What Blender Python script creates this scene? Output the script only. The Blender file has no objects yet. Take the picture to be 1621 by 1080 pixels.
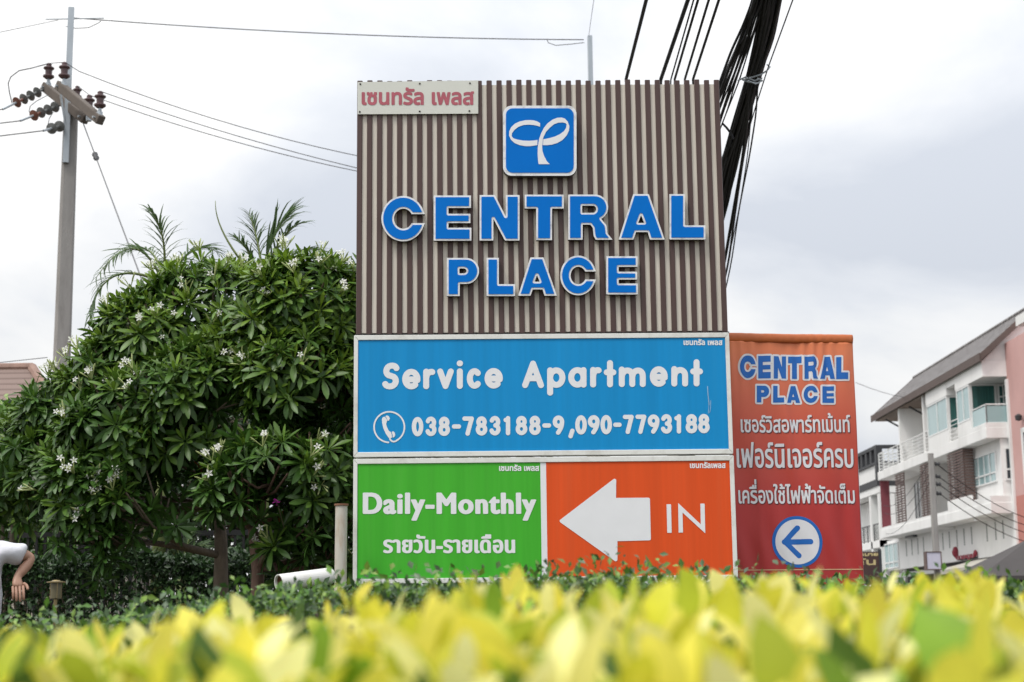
import bpy, math, random
import numpy as np
from mathutils import Vector, Matrix
R = math.radians
rng = np.random.default_rng(7)
random.seed(7)
SC = bpy.context.scene
COL = SC.collection

# ------------------------------------------------------------------ camera, sky, sun, exposure
CAMZ = 0.8
F_PX, PITCH, ROLL = 2550.0, R(9.9317), R(-0.684)
W_PX, H_PX = 1621.0, 1080.0
_F = np.array([0, math.cos(PITCH), math.sin(PITCH)])
_U0 = np.array([0, -math.sin(PITCH), math.cos(PITCH)])
_R0 = np.array([1.0, 0, 0])
_R = _R0*math.cos(ROLL) + _U0*math.sin(ROLL)
_U = -_R0*math.sin(ROLL) + _U0*math.cos(ROLL)
EYE = np.array([0, 0, CAMZ])
cam_d = bpy.data.cameras.new('camera')
cam = bpy.data.objects.new('camera', cam_d); COL.objects.link(cam); SC.camera = cam
cam.matrix_world = Matrix((( _R[0], _U[0], -_F[0], 0), (_R[1], _U[1], -_F[1], 0), (_R[2], _U[2], -_F[2], CAMZ), (0, 0, 0, 1)))
cam_d.sensor_width = 36.0; cam_d.lens = 36.0*F_PX/W_PX
cam_d.clip_start = 0.05; cam_d.clip_end = 2000
cam_d.dof.use_dof = True; cam_d.dof.focus_distance = 10.3; cam_d.dof.aperture_fstop = 4.7

SUN_DIR = Vector((-0.38, -0.36, 0.85)).normalized()      # towards the sun behind the thin cloud
sun_d = bpy.data.lights.new('sun', 'SUN'); sun = bpy.data.objects.new('sun', sun_d); COL.objects.link(sun)
sun_d.energy = 1.5; sun_d.angle = R(16); sun_d.color = (1.0, 0.965, 0.91)
sun.rotation_euler = SUN_DIR.to_track_quat('Z', 'Y').to_euler()

world = bpy.data.worlds.new('World'); SC.world = world; world.use_nodes = True
nt = world.node_tree; nt.nodes.clear()
def N(tree, typ, **kw):
    n = tree.nodes.new(typ)
    for k, v in kw.items(): setattr(n, k, v)
    return n
def mathn(tree, op, a, b=None):
    n = N(tree, 'ShaderNodeMath', operation=op)
    for i, v in enumerate((a, b)):
        if v is None: continue
        if isinstance(v, (int, float)): n.inputs[i].default_value = v
        else: tree.links.new(v, n.inputs[i])
    return n.outputs[0]
sky = N(nt, 'ShaderNodeTexSky', sky_type='NISHITA'); sky.sun_disc = False
sky.sun_elevation = math.asin(SUN_DIR.z); sky.sun_rotation = math.atan2(SUN_DIR.x, SUN_DIR.y)
sky.air_density = 1.0; sky.dust_density = 3.0
tc = N(nt, 'ShaderNodeTexCoord'); sep = N(nt, 'ShaderNodeSeparateXYZ'); nt.links.new(tc.outputs['Generated'], sep.inputs[0])
zc = mathn(nt, 'MAXIMUM', sep.outputs[2], 0.0)
den = mathn(nt, 'ADD', zc, 0.50)
cmb = N(nt, 'ShaderNodeCombineXYZ')
nt.links.new(mathn(nt, 'DIVIDE', sep.outputs[0], den), cmb.inputs[0])
nt.links.new(mathn(nt, 'DIVIDE', sep.outputs[1], den), cmb.inputs[1])
cmb.inputs[2].default_value = 5.4
noi = N(nt, 'ShaderNodeTexNoise'); noi.inputs['Scale'].default_value = 3.4; noi.inputs['Detail'].default_value = 7
noi.inputs['Roughness'].default_value = 0.52; noi.inputs['Distortion'].default_value = 0.25
nt.links.new(cmb.outputs[0], noi.inputs['Vector'])
# thin bright cloud on one side, bluer and greyer veil on the other
side = mathn(nt, 'MULTIPLY_ADD', sep.outputs[0], -0.15); side.node.inputs[2].default_value = 0.0
dens = mathn(nt, 'ADD', noi.outputs[0], side)
ramp = N(nt, 'ShaderNodeValToRGB'); nt.links.new(dens, ramp.inputs[0])
cr = ramp.color_ramp
cr.elements[0].position = 0.34; cr.elements[0].color = (0.63, 0.665, 0.73, 1)
cr.elements[1].position = 0.64; cr.elements[1].color = (0.965, 0.96, 0.95, 1)
e = cr.elements.new(0.46); e.color = (0.755, 0.78, 0.825, 1)
e = cr.elements.new(0.54); e.color = (0.86, 0.87, 0.885, 1)
gain = mathn(nt, 'MULTIPLY_ADD', mathn(nt, 'POWER', zc, 1.5), 12.0); gain.node.inputs[2].default_value = 7.3
vm = N(nt, 'ShaderNodeVectorMath', operation='SCALE'); nt.links.new(ramp.outputs[0], vm.inputs[0]); nt.links.new(gain, vm.inputs['Scale'])
mx = N(nt, 'ShaderNodeMix', data_type='RGBA'); mx.inputs[0].default_value = 0.93
nt.links.new(sky.outputs[0], mx.inputs[6]); nt.links.new(vm.outputs[0], mx.inputs[7])
bg = N(nt, 'ShaderNodeBackground'); bg.inputs[1].default_value = 0.1
nt.links.new(mx.outputs[2], bg.inputs[0])
wo = N(nt, 'ShaderNodeOutputWorld'); nt.links.new(bg.outputs[0], wo.inputs[0])

SC.view_settings.view_transform = 'Standard'; SC.view_settings.look = 'None'
SC.view_settings.exposure = 0.40; SC.view_settings.gamma = 1.0
SC.render.engine = 'CYCLES'
SC.cycles.max_bounces = 6; SC.cycles.diffuse_bounces = 3; SC.cycles.glossy_bounces = 3; SC.cycles.transmission_bounces = 4
SC.cycles.caustics_reflective = False; SC.cycles.caustics_refractive = False

# ------------------------------------------------------------------ measuring rays (where a sight line meets a real plane)
def ray(px, py):
    return _F + _R*((px - W_PX/2)/F_PX) + _U*((H_PX/2 - py)/F_PX)
def at(px, py, Y):
    d = ray(px, py); return EYE + d*(Y/d[1])
def at_x(px, py, X):
    d = ray(px, py); return EYE + d*(X/d[0])
def proj(p):
    q = np.asarray(p, float) - EYE
    f = q@_F
    return W_PX/2 + F_PX*(q@_R)/f, H_PX/2 - F_PX*(q@_U)/f

# ------------------------------------------------------------------ materials
MATS = {}
def mat(name, col, rough=0.6, var=0.12, scale=6.0, bump=0.0, bscale=40.0, metal=0.0, spec=0.5, stretch=(1, 1, 1), dirt=None, dirt_amt=0.0, dirt_scale=3.0, transl=0.0, attr=None, coat=0.0):
    if name in MATS: return MATS[name]
    m = bpy.data.materials.new(name); m.use_nodes = True; t = m.node_tree
    b = t.nodes['Principled BSDF']; out = t.nodes['Material Output']
    b.inputs['Roughness'].default_value = rough; b.inputs['Metallic'].default_value = metal
    b.inputs['Specular IOR Level'].default_value = spec
    b.inputs['Coat Weight'].default_value = coat
    tcn = N(t, 'ShaderNodeTexCoord'); mp = N(t, 'ShaderNodeMapping'); mp.inputs['Scale'].default_value = stretch
    t.links.new(tcn.outputs['Object'], mp.inputs[0])
    no = N(t, 'ShaderNodeTexNoise'); no.inputs['Scale'].default_value = scale; no.inputs['Detail'].default_value = 6; no.inputs['Roughness'].default_value = 0.6
    t.links.new(mp.outputs[0], no.inputs['Vector'])
    mr = N(t, 'ShaderNodeMapRange'); mr.inputs['From Min'].default_value = 0.25; mr.inputs['From Max'].default_value = 0.75
    mr.inputs['To Min'].default_value = 1 - var; mr.inputs['To Max'].default_value = 1 + var
    t.links.new(no.outputs[0], mr.inputs[0])
    sc = N(t, 'ShaderNodeVectorMath', operation='SCALE'); t.links.new(mr.outputs[0], sc.inputs['Scale'])
    if attr:
        at_ = N(t, 'ShaderNodeAttribute'); at_.attribute_name = attr; t.links.new(at_.outputs['Color'], sc.inputs[0])
    else: sc.inputs[0].default_value = col
    colout = sc.outputs[0]
    if dirt is not None:
        n2 = N(t, 'ShaderNodeTexNoise'); n2.inputs['Scale'].default_value = dirt_scale; n2.inputs['Detail'].default_value = 8; n2.inputs['Roughness'].default_value = 0.7
        t.links.new(mp.outputs[0], n2.inputs['Vector'])
        r2 = N(t, 'ShaderNodeMapRange'); r2.inputs['From Min'].default_value = 0.5; r2.inputs['From Max'].default_value = 0.72; r2.inputs['To Max'].default_value = dirt_amt
        t.links.new(n2.outputs[0], r2.inputs[0])
        mxx = N(t, 'ShaderNodeMix', data_type='RGBA'); t.links.new(r2.outputs[0], mxx.inputs[0]); t.links.new(colout, mxx.inputs[6]); mxx.inputs[7].default_value = (*dirt, 1)
        colout = mxx.outputs[2]
    t.links.new(colout, b.inputs['Base Color'])
    if bump:
        n3 = N(t, 'ShaderNodeTexNoise'); n3.inputs['Scale'].default_value = bscale; n3.inputs['Detail'].default_value = 4
        t.links.new(mp.outputs[0], n3.inputs['Vector'])
        bp = N(t, 'ShaderNodeBump'); bp.inputs['Strength'].default_value = bump; bp.inputs['Distance'].default_value = 0.02
        t.links.new(n3.outputs[0], bp.inputs['Height']); t.links.new(bp.outputs[0], b.inputs['Normal'])
    if transl:
        tr = N(t, 'ShaderNodeBsdfTranslucent'); t.links.new(colout, tr.inputs[0])
        ms = N(t, 'ShaderNodeMixShader'); ms.inputs[0].default_value = transl
        t.links.new(b.outputs[0], ms.inputs[1]); t.links.new(tr.outputs[0], ms.inputs[2]); t.links.new(ms.outputs[0], out.inputs[0])
    MATS[name] = m
    return m
M_slat = mat('brown_metal', (0.072, 0.037, 0.032), 0.5, 0.13, 3, stretch=(9, 1, .4), dirt=(0.11, 0.075, 0.068), dirt_amt=0.4, dirt_scale=2)
M_valley = mat('beige_metal', (0.66, 0.605, 0.52), 0.5, 0.10, 3, stretch=(6, 1, .5), dirt=(0.48, 0.43, 0.36), dirt_amt=0.5, dirt_scale=2)
M_white = mat('white_paint', (0.80, 0.80, 0.775), 0.45, 0.04, 4, dirt=(0.50, 0.48, 0.42), dirt_amt=0.35, dirt_scale=5)
M_alu = mat('white_aluminium', (0.78, 0.78, 0.74), 0.38, 0.05, 5, dirt=(0.40, 0.375, 0.32), dirt_amt=0.6, dirt_scale=5, stretch=(1, 1, 1))
M_chip = mat('chipped_white_edge', (0.83, 0.83, 0.83), 0.35, 0.05, 20, dirt=(0.30, 0.31, 0.34), dirt_amt=0.75, dirt_scale=17)
M_return = mat('dark_return', (0.09, 0.075, 0.07), 0.5, 0.15, 6)
M_letblue = mat('letter_blue', (0.0, 0.160, 0.59), 0.55, 0.06, 3, spec=0.1)
M_blue = mat('panel_blue', (0.006, 0.265, 0.60), 0.42, 0.09, 2.2, stretch=(7, 1, .22), dirt=(0.02, 0.30, 0.62), dirt_amt=0.25, dirt_scale=1.5, spec=0.2)
M_green = mat('panel_green', (0.062, 0.43, 0.030), 0.42, 0.10, 2.2, stretch=(7, 1, .22), dirt=(0.11, 0.48, 0.06), dirt_amt=0.3, dirt_scale=1.5, spec=0.2)
M_orange = mat('panel_orange', (0.74, 0.088, 0.016), 0.42, 0.09, 2.2, stretch=(7, 1, .22), dirt=(0.72, 0.12, 0.04), dirt_amt=0.3, dirt_scale=1.5, spec=0.2)
M_vinyl = mat('white_vinyl', (0.80, 0.80, 0.815), 0.5, 0.03, 6)
M_plate = mat('name_plate', (0.66, 0.665, 0.60), 0.5, 0.04, 3, dirt=(0.46, 0.46, 0.37), dirt_amt=0.45, dirt_scale=2.2, stretch=(1, 1, .6))
M_faded = mat('faded_red_letter', (0.42, 0.095, 0.125), 0.6, 0.14, 9)
M_screw = mat('dark_screw', (0.03, 0.025, 0.02), 0.5)
M_dark = mat('gap_shade_black', (0.015, 0.015, 0.015), 0.7)
M_steel = mat('galvanised_steel', (0.42, 0.46, 0.49), 0.42, 0.14, 5, metal=0.35, stretch=(1, 1, .3))
M_conc = mat('pole_concrete', (0.30, 0.285, 0.27), 0.85, 0.13, 3, bump=0.3, bscale=30, dirt=(0.17, 0.155, 0.145), dirt_amt=0.6, dirt_scale=2.5, stretch=(2, 2, .4))
M_arm = mat('crossarm_concrete', (0.13, 0.108, 0.092), 0.85, 0.15, 5, bump=0.3, dirt=(0.16, 0.13, 0.10), dirt_amt=0.5)
M_porc = mat('brown_porcelain', (0.10, 0.055, 0.055), 0.22, 0.12, 8)
M_grey_porc = mat('grey_porcelain', (0.15, 0.155, 0.15), 0.25, 0.15, 8)
M_wire = mat('aluminium_wire', (0.10, 0.10, 0.105), 0.5, 0.05)
M_cable = mat('black_cable', (0.010, 0.010, 0.012), 0.6, 0.2, 2, spec=0.25)
M_bark = mat('grey_bark', (0.17, 0.135, 0.10), 0.9, 0.28, 9, bump=0.8, bscale=25, stretch=(2, 2, .6))
M_redbark = mat('reddish_bark', (0.16, 0.10, 0.075), 0.9, 0.28, 9, bump=0.8, bscale=25, stretch=(2, 2, .6))
M_leaf = mat('glossy_leaf', (0, 0, 0), 0.42, 0.22, 7, attr='tint', transl=0.18, spec=0.4)
M_softleaf = mat('thin_leaf', (0, 0, 0), 0.5, 0.12, 30, attr='tint', transl=0.42, spec=0.3)
M_petal = mat('white_petal', (0.86, 0.86, 0.82), 0.5, 0.03, transl=0.25)
M_bud = mat('pale_bud', (0.50, 0.56, 0.25), 0.5, 0.1, transl=0.2)
M_magenta = mat('magenta_petal', (0.45, 0.03, 0.36), 0.5, 0.1, transl=0.3)
M_ground = mat('dry_soil', (0.060, 0.055, 0.035), 0.95, 0.3, 1.2, bump=0.5)
M_asphalt = mat('asphalt', (0.055, 0.055, 0.058), 0.9, 0.2, 2, bump=0.4, bscale=60)
M_paint = mat('road_paint', (0.7, 0.7, 0.68), 0.7, 0.1)
M_kerb = mat('kerb_concrete', (0.33, 0.32, 0.30), 0.9, 0.15, 2)
M_iron = mat('black_iron', (0.015, 0.015, 0.016), 0.5)
M_pvc = mat('white_pipe', (0.72, 0.71, 0.68), 0.4, 0.06, 3, dirt=(0.42, 0.37, 0.31), dirt_amt=0.4, dirt_scale=6)
M_rustpost = mat('weathered_pipe', (0.52, 0.49, 0.43), 0.55, 0.12, 5, dirt=(0.30, 0.17, 0.08), dirt_amt=0.75, dirt_scale=5, stretch=(2, 2, .5))
M_rust = mat('rust', (0.19, 0.09, 0.05), 0.85, 0.3, 12)
M_brass = mat('tarnished_brass', (0.26, 0.20, 0.10), 0.33, 0.15, 8, metal=0.8)
M_lens = mat('frosted_lens', (0.11, 0.095, 0.05), 0.3, 0.1, 8)
M_tile = mat('brown_roof_tile', (0.27, 0.17, 0.135), 0.8, 0.22, 6)
M_ftile = None

# ------------------------------------------------------------------ objects
BASE = {}
def tag(o, label=None, cat=None, group=None, kind=None):
    if label: o['label'] = label
    if cat: o['category'] = cat
    if group: o['group'] = group
    if kind: o['kind'] = kind
    return o
def thing(name, label, cat, loc=(0, 0, 0), group=None):
    o = bpy.data.objects.new(name, None); COL.objects.link(o); o.location = [float(v) for v in loc]
    o.empty_display_size = 0.2
    BASE[o.name] = np.array(loc, float)
    return tag(o, label, cat, group)
def mesh_obj(name, verts, faces, mats, parent=None, midx=None, smooth=False, tint=None, origin=None):
    verts = np.asarray(verts, float).reshape(-1, 3)
    base = BASE[parent.name] if parent is not None else (np.array(origin, float) if origin is not None else np.zeros(3))
    v = verts - base
    me = bpy.data.meshes.new(name)
    if isinstance(faces, np.ndarray):
        n, k = faces.shape
        me.vertices.add(len(v)); me.vertices.foreach_set('co', v.astype(np.float32).ravel())
        me.loops.add(n*k); me.loops.foreach_set('vertex_index', faces.astype(np.int32).ravel())
        me.polygons.add(n); me.polygons.foreach_set('loop_start', np.arange(0, n*k, k, dtype=np.int32))
        me.update(calc_edges=True)
    else:
        me.from_pydata(v.tolist(), [], faces)
    if not isinstance(mats, (list, tuple)): mats = [mats]
    for m in mats: me.materials.append(m)
    if midx is not None: me.polygons.foreach_set('material_index', np.asarray(midx, np.int32))
    if smooth: me.polygons.foreach_set('use_smooth', np.ones(len(me.polygons), bool))
    if tint is not None:
        a = me.attributes.new('tint', 'FLOAT_COLOR', 'POINT')
        c4 = np.ones((len(v), 4), np.float32); c4[:, :3] = tint
        a.data.foreach_set('color', c4.ravel())
    me.validate(); me.update()
    o = bpy.data.objects.new(name, me); COL.objects.link(o)
    if parent is not None: o.parent = parent
    elif origin is not None: o.location = [float(x) for x in origin]
    BASE[o.name] = base
    return o
class MB:
    def __init__(s): s.v = []; s.f = []; s.m = []; s.mi = 0
    def add(s, vs, fs):
        b = len(s.v); s.v += [list(map(float, p)) for p in vs]
        s.f += [[i + b for i in f] for f in fs]; s.m += [s.mi]*len(fs); return s
    def box(s, x0, x1, y0, y1, z0, z1, M=None):
        vs = [(x, y, z) for x in (x0, x1) for y in (y0, y1) for z in (z0, z1)]
        if M is not None: vs = [M(p) for p in vs]
        return s.add(vs, [(0, 1, 3, 2), (4, 6, 7, 5), (0, 4, 5, 1), (2, 3, 7, 6), (0, 2, 6, 4), (1, 5, 7, 3)])
    def tube(s, pts, rad, n=8, caps=True):
        pts = [np.array(p, float) for p in pts]; k = len(pts)
        if not hasattr(rad, '__len__'): rad = [rad]*k
        up = None; vs = []
        for i in range(k):
            d = pts[min(i+1, k-1)] - pts[max(i-1, 0)]; d = d/(np.linalg.norm(d)+1e-12)
            if up is None:
                a = np.array([0, 0, 1.0]) if abs(d[2]) < 0.9 else np.array([1.0, 0, 0])
                up = a - d*(a@d)
            else: up = up - d*(up@d)
            up = up/np.linalg.norm(up); sd = np.cross(d, up)
            for j in range(n):
                t = 2*math.pi*j/n
                vs.append(pts[i] + rad[i]*(math.cos(t)*up + math.sin(t)*sd))
        fs = [(i*n+j, i*n+(j+1) % n, (i+1)*n+(j+1) % n, (i+1)*n+j) for i in range(k-1) for j in range(n)]
        if caps: fs += [tuple(range(n))[::-1], tuple((k-1)*n+j for j in range(n))]
        return s.add(vs, fs)
    def lathe(s, prof, o, axis=(0, 0, 1), n=14):
        o = np.array(o, float); a = np.array(axis, float); a /= np.linalg.norm(a)
        h = np.array([1.0, 0, 0]) if abs(a[0]) < 0.9 else np.array([0, 1.0, 0])
        u = h - a*(h@a); u /= np.linalg.norm(u); w = np.cross(a, u); vs = []
        for r, z in prof:
            for j in range(n):
                t = 2*math.pi*j/n; vs.append(o + a*z + r*(math.cos(t)*u + math.sin(t)*w))
        k = len(prof)
        fs = [(i*n+j, i*n+(j+1) % n, (i+1)*n+(j+1) % n, (i+1)*n+j) for i in range(k-1) for j in range(n)]
        fs += [tuple(range(n))[::-1], tuple((k-1)*n+j for j in range(n))]
        return s.add(vs, fs)
    def prism(s, poly, fr, w0, w1):       # poly in (u,v); fr(u,v,w) -> world
        n = len(poly)
        vs = [fr(u, v, w0) for u, v in poly] + [fr(u, v, w1) for u, v in poly]
        fs = [tuple(range(n))[::-1], tuple(range(n, 2*n))] + [(i, (i+1) % n, n+(i+1) % n, n+i) for i in range(n)]
        return s.add(vs, fs)
    def build(s, name, m, parent=None, smooth=False, origin=None):
        return mesh_obj(name, s.v, s.f, m, parent, s.m if isinstance(m, (list, tuple)) else None, smooth, origin=origin)
def bevel(o, w, seg=2):
    b = o.modifiers.new('bevel', 'BEVEL'); b.width = w; b.segments = seg; b.limit_method = 'ANGLE'; b.angle_limit = R(40)
    return o
def sag(A, B, s, n=14):
    A = np.array(A, float); B = np.array(B, float)
    return [A + (B-A)*t - np.array([0, 0, 4*s*t*(1-t)]) for t in np.linspace(0, 1, n)]

# ------------------------------------------------------------------ flat graphics from distance fields (vinyl lettering, channel letters)
class Field:
    def __init__(s, u0, v0, u1, v1, h):
        s.h = h; s.u = np.arange(u0, u1+h, h); s.v = np.arange(v0, v1+h, h)
        s.U, s.V = np.meshgrid(s.u, s.v); s.F = np.full(s.U.shape, -1e3)
    def segdist(s, segs, band):
        D = np.full(s.U.shape, 1e3); h = s.h
        for (ax, ay), (bx, by) in segs:
            i0 = max(int((min(ax, bx)-band-s.u[0])/h), 0); i1 = min(int((max(ax, bx)+band-s.u[0])/h)+2, len(s.u))
            j0 = max(int((min(ay, by)-band-s.v[0])/h), 0); j1 = min(int((max(ay, by)+band-s.v[0])/h)+2, len(s.v))
            if i1 <= i0 or j1 <= j0: continue
            uu = s.U[j0:j1, i0:i1]; vv = s.V[j0:j1, i0:i1]
            dx, dy = bx-ax, by-ay; L = dx*dx+dy*dy
            t = np.clip(((uu-ax)*dx+(vv-ay)*dy)/L, 0, 1) if L > 0 else 0
            d = np.hypot(uu-ax-t*dx, vv-ay-t*dy)
            np.minimum(D[j0:j1, i0:i1], d, out=D[j0:j1, i0:i1])
        return D
    def stroke(s, pts, r):
        D = s.segdist(list(zip(pts[:-1], pts[1:])), r+4*s.h); s.F = np.maximum(s.F, r-D); return s
    def poly_sd(s, loops, band):
        segs = []; Dw = np.zeros((len(s.v), len(s.u)+1))
        for lp in loops:
            for a, b in zip(lp, list(lp[1:])+[lp[0]]):
                segs.append((a, b))
                (ax, ay), (bx, by) = a, b
                if ay == by: continue
                sg = 1 if by > ay else -1
                lo, hi = min(ay, by), max(ay, by)
                j0 = int(np.searchsorted(s.v, lo, 'left')); j1 = int(np.searchsorted(s.v, hi, 'left'))
                if j1 <= j0: continue
                yy = s.v[j0:j1]; xc = ax+(yy-ay)*(bx-ax)/(by-ay)
                idx = np.clip(np.searchsorted(s.u, xc, 'right'), 0, len(s.u))
                Dw[np.arange(j0, j1), idx] += sg        # winding counts crossings to the left
        Wn = np.cumsum(Dw, axis=1)[:, :-1]
        D = np.minimum(s.segdist(segs, band), band)
        return np.where(np.abs(Wn) > 0.5, D, -D)
    def poly(s, loops, off=0.0):
        s.F = np.maximum(s.F, s.poly_sd(loops, abs(off)+6*s.h)+off); return s
    def cut(s, loops):
        s.F = np.minimum(s.F, -s.poly_sd(loops, 6*s.h)); return s
    def mesh(s, fr, w1, w0=None, off=0.0, run=9999):
        F = s.F+off; P = F > 0; ny, nx = F.shape
        verts = []; faces = []; key = {}
        def vid(k, u, v, w):
            kk = (k, w)
            if kk not in key: key[kk] = len(verts); verts.append(fr(u, v, w))
            return key[kk]
        u, v = s.u, s.v
        cnt = P[:-1, :-1].astype(int)+P[1:, :-1]+P[:-1, 1:]+P[1:, 1:]
        walls = []; s.nface = 0
        for j in range(ny-1):
            row = cnt[j]; i = 0
            act = np.nonzero(row)[0]
            if len(act) == 0: continue
            i = act[0]; end = act[-1]+1
            while i < end:
                c = row[i]
                if c == 4:
                    k = i
                    while k < end and row[k] == 4 and k-i < run: k += 1
                    faces.append([vid((j, i), u[i], v[j], w1), vid((j, k), u[k], v[j], w1), vid((j+1, k), u[k], v[j+1], w1), vid((j+1, i), u[i], v[j+1], w1)])
                    i = k; continue
                if c > 0:
                    cs = [(j, i), (j, i+1), (j+1, i+1), (j+1, i)]; poly = []; cr_ = []
                    for q in range(4):
                        A, B = cs[q], cs[(q+1) % 4]; fa, fb = F[A], F[B]
                        if fa > 0: poly.append(vid(A, u[A[1]], v[A[0]], w1))
                        if (fa > 0) != (fb > 0):
                            t = fa/(fa-fb); uu = u[A[1]]+(u[B[1]]-u[A[1]])*t; vv = v[A[0]]+(v[B[0]]-v[A[0]])*t
                            kk = ('e',)+tuple(sorted((A, B)))
                            poly.append(vid(kk, uu, vv, w1)); cr_.append((kk, uu, vv, fa > 0))
                    if len(poly) >= 3: faces.append(poly)
                    for q in range(len(cr_)):
                        if cr_[q][3]: walls.append((cr_[q], cr_[(q+1) % len(cr_)]))
                i += 1
        s.nface = len(faces)
        if w0 is not None:
            for a, b in walls:
                faces.append([vid(a[0], a[1], a[2], w1), vid(a[0], a[1], a[2], w0), vid(b[0], b[1], b[2], w0), vid(b[0], b[1], b[2], w1)])
        return verts, faces
def text_loops(txt, sp=1.0):
    c = bpy.data.curves.new('tmp', 'FONT'); c.body = txt; c.fill_mode = 'NONE'; c.resolution_u = 5; c.space_character = sp
    o = bpy.data.objects.new('tmp', c); COL.objects.link(o)
    dg = bpy.context.evaluated_depsgraph_get(); me = o.evaluated_get(dg).to_mesh()
    vs = [(v.co.x, v.co.y) for v in me.vertices]; nxt = {}
    for e_ in me.edges: nxt.setdefault(e_.vertices[0], []).append(e_.vertices[1]); nxt.setdefault(e_.vertices[1], []).append(e_.vertices[0])
    seen = set(); loops = []
    for st in range(len(vs)):
        if st in seen or st not in nxt: continue
        lp = [st]; seen.add(st); prev = None; cur = st
        # follow ascending order so that the outline keeps its direction
        while True:
            cand = [k for k in nxt[cur] if k != prev]
            if prev is None: cand = [min(nxt[cur], key=lambda k: abs(k-cur))]
            if not cand: break
            k = cand[0]
            if k in seen: break
            lp.append(k); seen.add(k); prev, cur = cur, k
        loops.append([vs[i] for i in lp])
    o.evaluated_get(dg).to_mesh_clear(); bpy.data.objects.remove(o); bpy.data.curves.remove(c)
    return [l for l in loops if len(l) > 2]
def fit(loops, u0, v0, u1, v1):
    a = np.array([p for l in loops for p in l]); mn = a.min(0); mxx = a.max(0); s = ((u1-u0)/(mxx[0]-mn[0]), (v1-v0)/(mxx[1]-mn[1]))
    return [[(u0+(x-mn[0])*s[0], v0+(y-mn[1])*s[1]) for x, y in l] for l in loops]
def arc(cx, cy, rx, ry, a0, a1, n=16):
    return [(cx+rx*math.cos(R(a0+(a1-a0)*i/n)), cy+ry*math.sin(R(a0+(a1-a0)*i/n))) for i in range(n+1)]
# block capitals in a unit box, y downwards; every entry: outer loops, hole loops
def CAP(ch):
    if ch == 'C':
        o = arc(.5, .5, .5, .5, -13, -347, 40); i = arc(.505, .5, .215, .222, -340, -20, 30)
        o[0] = (1.0, .40); o[-1] = (1.0, .60)
        return [o+[(.69, .60)]+i+[(.69, .40)]], []
    if ch == 'E':
        return [[(0, 0), (.99, 0), (.99, .275), (.39, .275), (.39, .405), (.975, .405), (.975, .61), (.39, .61), (.39, .715), (1, .715), (1, 1), (0, 1)]], []
    if ch == 'N':
        return [[(0, 0), (.385, 0), (.655, .47), (.655, 0), (1, 0), (1, 1), (.635, 1), (.345, .52), (.345, 1), (0, 1)]], []
    if ch == 'T':
        return [[(0, 0), (1, 0), (1, .305), (.70, .305), (.70, 1), (.295, 1), (.295, .305), (0, .305)]], []
    if ch == 'R':
        o = [(0, 0)]+arc(.60, .285, .30, .285, -90, 62, 14)+[(.86, .68), (.885, .86), (1, 1), (.62, 1), (.575, .92), (.555, .74), (.50, .665), (.325, .665), (.325, 1), (0, 1)]
        return [o], [[(.315, .245)]+arc(.56, .325, .07, .08, -90, 90, 8)+[(.315, .405)]]
    if ch == 'A':
        return [[(.315, 0), (.655, 0), (1, 1), (.68, 1), (.63, .835), (.375, .835), (.32, 1), (0, 1)]], [[(.487, .46), (.555, .635), (.42, .635)]]
    if ch == 'L':
        return [[(0, 0), (.43, 0), (.43, .69), (1, .69), (1, 1), (0, 1)]], []
    if ch == 'P':
        return [[(0, 0)]+arc(.60, .34, .40, .34, -90, 90, 20)+[(.40, .68), (.40, 1), (0, 1)]], [[(.39, .275)]+arc(.52, .34, .09, .065, -90, 90, 8)+[(.39, .405)]]
def cap_loops(ch, box):
    x0, y0, x1, y1 = box
    mp = lambda lps: [[(x0+p[0]*(x1-x0), y0+p[1]*(y1-y0)) for p in l] for l in lps]
    o, h = CAP(ch); return mp(o), mp(h)
def orient(l, ccw):
    a = sum(p[0]*q[1]-q[0]*p[1] for p, q in zip(l, l[1:]+l[:1])); return l if (a > 0) == ccw else l[::-1]

# ------------------------------------------------------------------ the setting: ground, road
def struct(o): o['kind'] = 'structure'; return o
g = MB().box(-400, 400, -60, 900, -0.3, 0.0); struct(g.build('ground', M_ground))
rd = MB().box(6.5, 17.2, -60, 600, -0.25, 0.004); struct(rd.build('road', M_asphalt))
pv = MB().box(17.2, 22.5, -60, 300, -0.2, 0.14); struct(pv.build('pavement', M_kerb))
pv2 = MB().box(4.8, 6.5, -60, 300, -0.2, 0.14); struct(pv2.build('pavement', M_kerb))
lm = MB()
for k in range(60): lm.box(11.78, 11.92, -20+k*6, -17+k*6, 0.004, 0.008)
struct(lm.build('road_marking', M_paint))

# ------------------------------------------------------------------ the roadside sign
SY = R(1.474)
S_R = np.array([math.cos(SY), math.sin(SY), 0]); S_N = np.array([math.sin(SY), -math.cos(SY), 0]); S_O = np.array([0, 10.0, 0])
def sfr(u, v, w=0.0): return S_O + S_R*u + np.array([0, 0, v]) + S_N*w
def suv(px, py, w=0.0):
    d = ray(px, py); o = S_O + S_N*w; t = ((o-EYE)@S_N)/(d@S_N); p = EYE + d*t
    return (p-S_O)@S_R, p[2]
def zoomer(bx, by, k, w): return lambda p: suv(bx+p[0]/k, by+p[1]/k, w)

frame_t = thing('sign_support', 'steel posts and rails carrying the stacked sign boards above the clipped hedge', 'sign support', sfr(0.2, 0, -0.25))
for u in (-0.72, 1.10):
    MB().box(u-0.05, u+0.05, 0.0, 4.2, -0.20, -0.10, M=lambda p: sfr(p[0], p[1], p[2])).build('post', M_steel, frame_t)
for v in (1.3, 2.2, 2.9, 3.9):
    MB().box(-0.95, 1.33, v-0.025, v+0.025, -0.10, -0.062, M=lambda p: sfr(p[0], p[1], p[2])).build('rail', M_steel, frame_t)

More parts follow.
